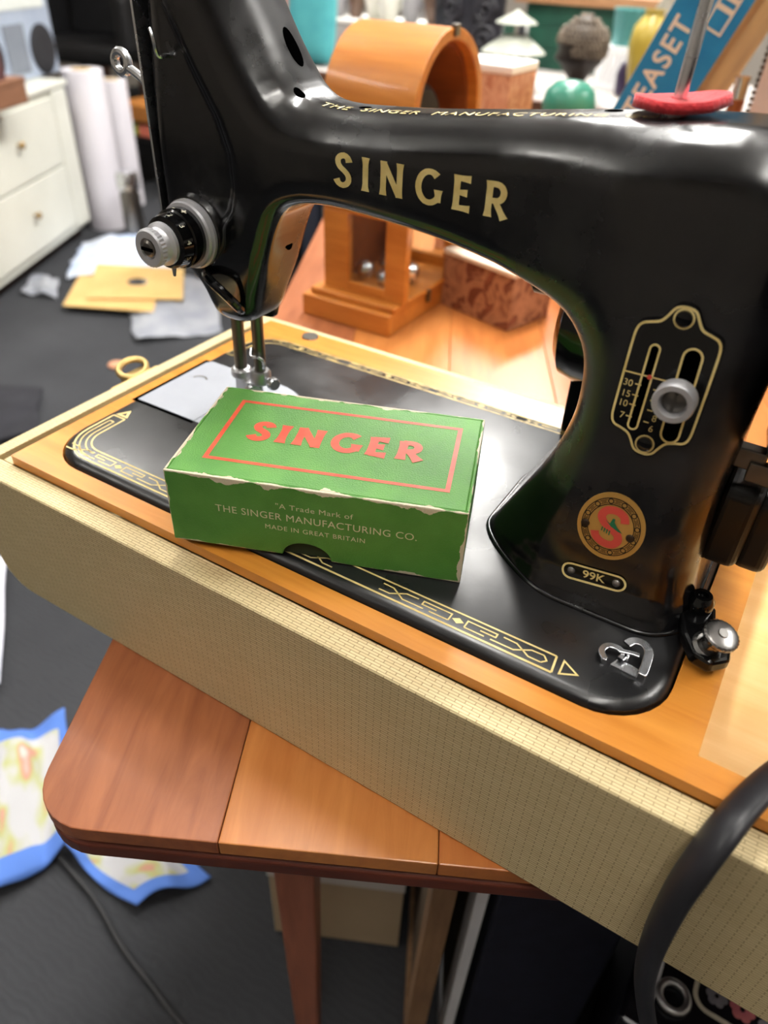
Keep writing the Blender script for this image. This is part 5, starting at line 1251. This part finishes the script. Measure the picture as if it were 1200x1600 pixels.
# ------------------------------------------------------------------ left side of the shop
ivory = mat('ivory_paint', (208, 208, 198), 0.4, rgb2=(200, 200, 190), scale=5)
PL = -562.0
A_ = onZ(0, 452, PL); B_ = onZ(141, 346, PL); d = nrm(B_ - A_); A2 = B_ - d * 1000.0
top = onY(100, 124, B_[1])[2]; Hd = top - PL
t = Thing('chest_of_drawers', 'ivory painted low chest of drawers on the left of the shop', 'chest of drawers', (A2[0], A2[1], FLOOR), math.atan2(d[1], d[0])); z0 = PL - FLOOR
# local: x along the front, front at y=0 facing -y, depth to +y
t.part('carcass', MB().box((0, 2, z0), (1000, 420, z0 + Hd - 16)), ivory, bevel=3)
t.part('top', MB().box((-6, -10, z0 + Hd - 16), (1008, 426, z0 + Hd)), ivory, bevel=4, seg=3)
dk = mat('dark_foot', (52, 34, 26), 0.6, rgb2=(62, 42, 32), scale=10)
for x0 in (20, 920):
    for y0 in (30, 350): t.part('foot', MB().box((x0, y0, 0), (x0 + 60, y0 + 50, z0)), dk, bevel=2)
t.part('plinth', MB().box((10, 40, 0), (990, 400, z0)), dk)
knobm = mat('knob_brass', (150, 120, 70), 0.35, 0.8)
def chest_x(u, v):
    r0 = ray(u, v); nn_ = np.array([-d[1], d[0], 0]); k = ((A2 - CC) @ nn_) / (r0 @ nn_); return (CC + k * r0 - A2) @ d
for r_ in range(2):
    zb = z0 + 24 + r_ * (Hd - 50) / 2; hh_ = (Hd - 62) / 2
    dr = t.part('drawer', MB().box((30, -8, zb), (890, 4, zb + hh_)), ivory, bevel=3)
    for kx in (chest_x(20, 215), 200):
        mb = MB(); mb.lathe([(4, 0), (4, 6), (9, 11), (10, 15), (6, 19)], (kx, -8, zb + hh_ * 0.55), (0, -1, 0), 16); t.part('knob', mb, knobm, under=dr, smooth=True)
t.part('stile', MB().box((900, -7, z0 + 8), (994, 4, z0 + Hd - 18)), ivory, bevel=5, seg=3)
nfront = np.array([d[1], -d[0], 0]); 
def on_chest(u, v): return onZ(u, v, top)
# radio
rp_ = on_chest(70, 124); ra = math.atan2(d[1], d[0]) - 0.1
dr_ = np.array([math.cos(ra), math.sin(ra), 0]); nr_ = np.array([-math.sin(ra), math.cos(ra), 0])
rr0 = on_chest(96, 113); org = rr0 - dr_ * 420
sil = mat('radio_silver', (176, 188, 206), 0.35, 0.3, rgb2=(164, 176, 196), scale=10); 
t = Thing('radio', 'silver portable radio with round black speakers on the ivory chest of drawers', 'radio', (org[0], org[1], top), ra)
hr = onY(60, -30, rr0[1])[2] - top
t.part('body', MB().box((0, 0, 0), (420, 90, hr)), sil, bevel=8, seg=3)
for x in (76, 344):
    mb = MB(); mb.lathe([(64, 0), (64, 3), (58, 6), (20, 3)], (x, 0, hr * 0.30), (0, -1, 0), 36, sx=1.0, sy=1.0); t.part('speaker', mb, mat('speaker_black', (26, 26, 30), 0.7, rgb2=(34, 34, 38), scale=200), smooth=True)
t.part('tape_deck', MB().box((160, -4, 20), (260, 2, hr * 0.6)), mat('deck_grey', (110, 116, 126), 0.4, rgb2=(120, 126, 136), scale=20), bevel=1.5)
t.part('dial', MB().box((30, -3, hr * 0.74), (390, 2, hr * 0.9)), mat('dial_cream', (206, 210, 206), 0.4, rgb2=(196, 200, 196), scale=20), bevel=1.5)
mb = MB(); mb.tube([(20, 45, hr), (20, 45, hr + 40), (40, 45, hr + 55), (380, 45, hr + 55), (400, 45, hr + 40), (400, 45, hr)], 7, 8); t.part('handle', mb, sil, smooth='all')
# wooden box and maroon book in front of it
wp = on_chest(46, 160); wz = on_chest(0, 180)
mb = MB(); t = Thing('wooden_box', 'flat brown wooden box on the ivory chest before the radio', 'box', (wp[0], wp[1], top), ra)
t.part('body', MB().box((-420, 0, 0), (0, 100, 44)), wood('brown_box_wood', (112, 76, 56), (138, 98, 74), 'x', 0.5), bevel=2); t.part('lid', MB().box((-422, -2, 44.2), (2, 102, 58)), MATS['brown_box_wood'], bevel=2)
wq = wp - dr_ * 60 + nr_ * 10
t = Thing('book', 'thick maroon book standing on the flat brown wooden box', 'book', (wq[0], wq[1], top + 58.2), ra)
mar_ = mat('maroon_cover', (78, 48, 50), 0.6, rgb2=(88, 56, 56), scale=12)
t.part('cover', MB().box((-160, 0, 0), (0, 5, 150)).box((-160, 55, 0), (0, 60, 150)).box((-5, 5, 0), (0, 55, 150)), mar_, bevel=1); t.part('pages', MB().box((-156, 5.2, 3), (-5.2, 54.8, 146)), mat('page_cream', (206, 196, 170), 0.8, rgb2=(196, 186, 160), scale=40))
# paper rolls
roll = mat('white_paper', (220, 216, 222), 0.6, rgb2=(210, 206, 214), scale=4)
for (ub, vb, ut, r, lab) in ((172, 352, 108, 62, 'thick white paper roll standing beside the ivory chest'), (206, 318, 122, 48, 'thinner white paper roll behind the thick roll')):
    b0 = onZ(ub, vb, FLOOR); zt_ = onY(ub - 45, ut, b0[1])[2]
    t = Thing('paper_roll', lab, 'paper roll', b0); h_ = zt_ - FLOOR
    mb = MB(); mb.lathe([(r, 0), (r, h_), (r * 0.55, h_), (r * 0.55, h_ - 30)], b0, seg=32); t.part('sheet', mb, roll, loc=b0, smooth=True)
    mb = MB(); mb.lathe([(r * 0.5, h_ - 28), (r * 0.5, h_ + 2), (r * 0.42, h_ + 2), (r * 0.42, h_ - 20)], b0, seg=24); t.part('core', mb, kraft, loc=b0, smooth=True)
# black padded chair
cb = onY(150, 130, 2500)
t = Thing('padded_chair', 'black padded chair behind the white paper rolls', 'chair', (cb[0] - 20, 2560, FLOOR), 0.25); blk = mat('black_leather', (14, 14, 16), 0.45, rgb2=(20, 20, 22), scale=20)
t.part('seat', MB().box((-260, -230, 330), (260, 230, 410)), blk, bevel=30, seg=4)
t.part('backrest', MB().prism([(-240, 400), (240, 400), (220, 820), (-220, 820)], (0, 240, 0), (1, 0, 0), (0, 0, 1), 90), blk, bevel=30, seg=4)
for sx in (-1, 1):
    t.part('armrest', MB().box((sx * 285 - 35, -220, 380), (sx * 285 + 35, 230, 600)), blk, bevel=24, seg=4)
    for sy in (-1, 1): t.part('leg', MB().cyl((sx * 230, sy * 190, 0), (sx * 230, sy * 190, 340), 18, 12), black_bakelite)
# low bench with books behind
by0 = 1960.0; su = onY(205, 178, by0); sx0 = onY(178, 178, by0)[0]; zs = onY(205, 164, by0)[2]; zs_b = onY(205, 188, by0)[2]; zl = onY(205, 211, by0)[2]
LO = np.array([sx0 + 300, by0 + 90, FLOOR]); swd = wood('shelf_wood', (150, 92, 36), (176, 114, 54), 'x', 0.5)
t = Thing('low_bench', 'low honey coloured wooden bench with an under shelf before the black chair', 'bench', LO)
t.part('seat_board', MB().box((sx0, by0, zs_b), (sx0 + 600, by0 + 190, zs)), swd, loc=LO, bevel=2)
t.part('under_shelf', MB().box((sx0 + 14, by0 + 6, zl - 20), (sx0 + 586, by0 + 184, zl)), black_bakelite, loc=LO, bevel=1)
for x0 in (sx0, sx0 + 586): t.part('end_panel', MB().box((x0, by0 + 4, FLOOR), (x0 + 14, by0 + 186, zs_b)), black_bakelite, loc=LO)
for k, (c, nm, w_) in enumerate((((150, 170, 60), 'lime green', 80), ((206, 110, 90), 'coral pink', 130), ((190, 150, 120), 'pale tan', 120))):
    x = sx0 + 20 + (0, 86, 222)[k]; h_ = (zs_b - zl) * 0.8
    t = Thing('book', nm + ' book lying flat on the under shelf of the low bench', 'book', (x, by0 + 12, zl + 0.1), group='books on the bench under shelf')
    m_ = mat('book_' + nm, c, 0.6, rgb2=tuple(min(255, v + 10) for v in c), scale=10)
    t.part('cover', MB().box((0, 0, 0), (w_, 120, 4)).box((0, 0, h_ - 4), (w_, 120, h_)).box((0, 0, 4), (w_, 4, h_ - 4)), m_, bevel=0.8); t.part('pages', MB().box((3, 4.2, 4.1), (w_ - 3, 117, h_ - 4.1)), MATS['page_cream'])
# cream pot on a tall stand
py_ = 3150.0; pt_ = onY(202, 62, py_); zs2 = pt_[2]; LO = np.array([pt_[0], py_ + 60, FLOOR])
t = Thing('plant_stand', 'tall dark wooden stand behind the black chair', 'stand', LO)
t.part('top', MB().box((pt_[0] - 170, py_ - 110, zs2 - 24), (pt_[0] + 170, py_ + 230, zs2)), brown, loc=LO, bevel=2)
for sx in (-1, 1):
    for sy in (0, 1): t.part('leg', MB().box((pt_[0] + sx * 140 - 16, py_ - 90 + sy * 270, FLOOR), (pt_[0] + sx * 140 + 16, py_ - 58 + sy * 270, zs2 - 24)), brown, loc=LO)
mb = MB(); mb.lathe([(60, 0), (66, 8), (110, 70), (130, 140), (126, 210), (120, 214), (112, 150)], (pt_[0], py_ + 60, zs2 + 0.2), seg=32); single('cream_pot', mb, mat('cream_glaze', (214, 196, 172), 0.4, rgb2=(204, 184, 158), scale=6), 'large cream ceramic pot on the tall dark stand', 'pot', smooth=True)
# flask on the floor
fb = onZ(214, 372, FLOOR); ft = onY(200, 268, fb[1])[2] - FLOOR
t = Thing('steel_flask', 'steel vacuum flask with shiny cup standing on the carpet', 'flask', fb)
mb = MB(); mb.lathe([(30, 0), (32, 4), (32, ft * 0.66), (27, ft * 0.73)], fb, seg=28); t.part('body', mb, dull_steel, loc=fb, smooth=True)
mb = MB(); mb.lathe([(26, ft * 0.73), (35, ft * 0.75), (36, ft * 0.93), (30, ft)], fb, seg=28); t.part('cup', mb, chrome, loc=fb, smooth=True)
t_ = onZ(196, 398, FLOOR); mb = MB(); mb.lathe([(62, 0), (64, 2), (64, 14), (60, 16)], t_ + np.array([330, 60, 0]), seg=32); single('cork_mat', mb, mat('cork', (196, 158, 104), 0.8, rgb2=(180, 140, 90), scale=40), 'round cork mat on the carpet by the flask', 'mat', smooth=True)
# record sleeves and plastic bags on the carpet
sl = mat('kraft_sleeve', (214, 178, 116), 0.7, rgb2=(204, 166, 104), scale=12)
def sleeve(label, q, zt0, hole=True):
    t = Thing('record_sleeve', label, 'record sleeve', (*(np.mean(q, 0)[:2]), FLOOR + zt0)); LO = np.array([*(np.mean(q, 0)[:2]), FLOOR + zt0])
    c = np.mean(q, 0)[:2]; loops = [[tuple(p[:2]) for p in q]]
    e1 = (q[1] - q[0])[:2]; e2 = (q[3] - q[0])[:2]
    if hole: loops.append([tuple(c + 0.11 * (e1 * math.cos(a) + e2 * math.sin(a))) for a in np.linspace(0, 2 * math.pi, 25)[:-1]][::-1])
    V, Fc = flat2d(loops, 2.0); mb = MB(); mb.add([(x, y, z + FLOOR + zt0) for x, y, z in V], Fc); t.part('paper', mb, sl, loc=LO)
    if hole:
        V, Fc = flat2d([[tuple(c + 0.45 * (e1 * math.cos(a) + e2 * math.sin(a))) for a in np.linspace(0, 2 * math.pi, 41)[:-1]]], 0.6); mb = MB(); mb.add([(x, y, z + FLOOR + zt0 + 0.6) for x, y, z in V], Fc); t.part('disc', mb, black_gloss, loc=LO)
gz = lambda u, v, h=20: onZ(u, v, FLOOR + h)
sleeve('kraft paper record sleeve with round hole on top of the plastic bags', [gz(135, 470), gz(286, 472), gz(288, 424), gz(152, 416)], 26)
sleeve('plain kraft paper sleeve under the one with the hole', [gz(98, 478), gz(240, 488), gz(250, 440), gz(125, 430)], 20, False)
bagm = mat('plastic_bag', (176, 178, 184), 0.3, rgb2=(150, 154, 164), scale=14, alpha=0.85); bagb = mat('plastic_bag_blue', (170, 186, 216), 0.35, rgb2=(214, 218, 226), scale=9)
uv_cloth('plastic_bag', 'crumpled clear white plastic bag under the kraft sleeves', 'plastic bag', [gnd(215, 540), gnd(345, 520), gnd(335, 440), gnd(190, 440)], 17, bagm, seed=21, freq=5)
uv_cloth('plastic_bag', 'blue and white plastic bag behind the kraft sleeves', 'plastic bag', [gnd(105, 440), gnd(280, 430), gnd(230, 375), gnd(130, 380)], 19, bagb, seed=22, freq=5)
uv_cloth('plastic_bag', 'small grey plastic bag lying left of the kraft sleeves', 'plastic bag', [gnd(35, 462), gnd(90, 468), gnd(92, 440), gnd(50, 435)], 16, bagm, seed=23, freq=5)
uv_cloth('dark_cloth', 'black folded cloth on the carpet left of the case end', 'cloth', [gnd(-60, 700), gnd(60, 690), gnd(70, 610), gnd(-60, 600)], 20, mat('black_cloth', (30, 30, 36), 0.9, rgb2=(38, 38, 44), scale=20), seed=31)
p = onZ(182, 572, FLOOR); mb = MB(); mb.lathe([(17, 0), (18, 1), (18, 5), (15, 7)], p, seg=24); single('wooden_disc', mb, mat('peach_wood', (206, 150, 116), 0.6, rgb2=(196, 138, 104), scale=20), 'small peach coloured wooden disc on the carpet by the brass catch', 'disc', smooth=True)
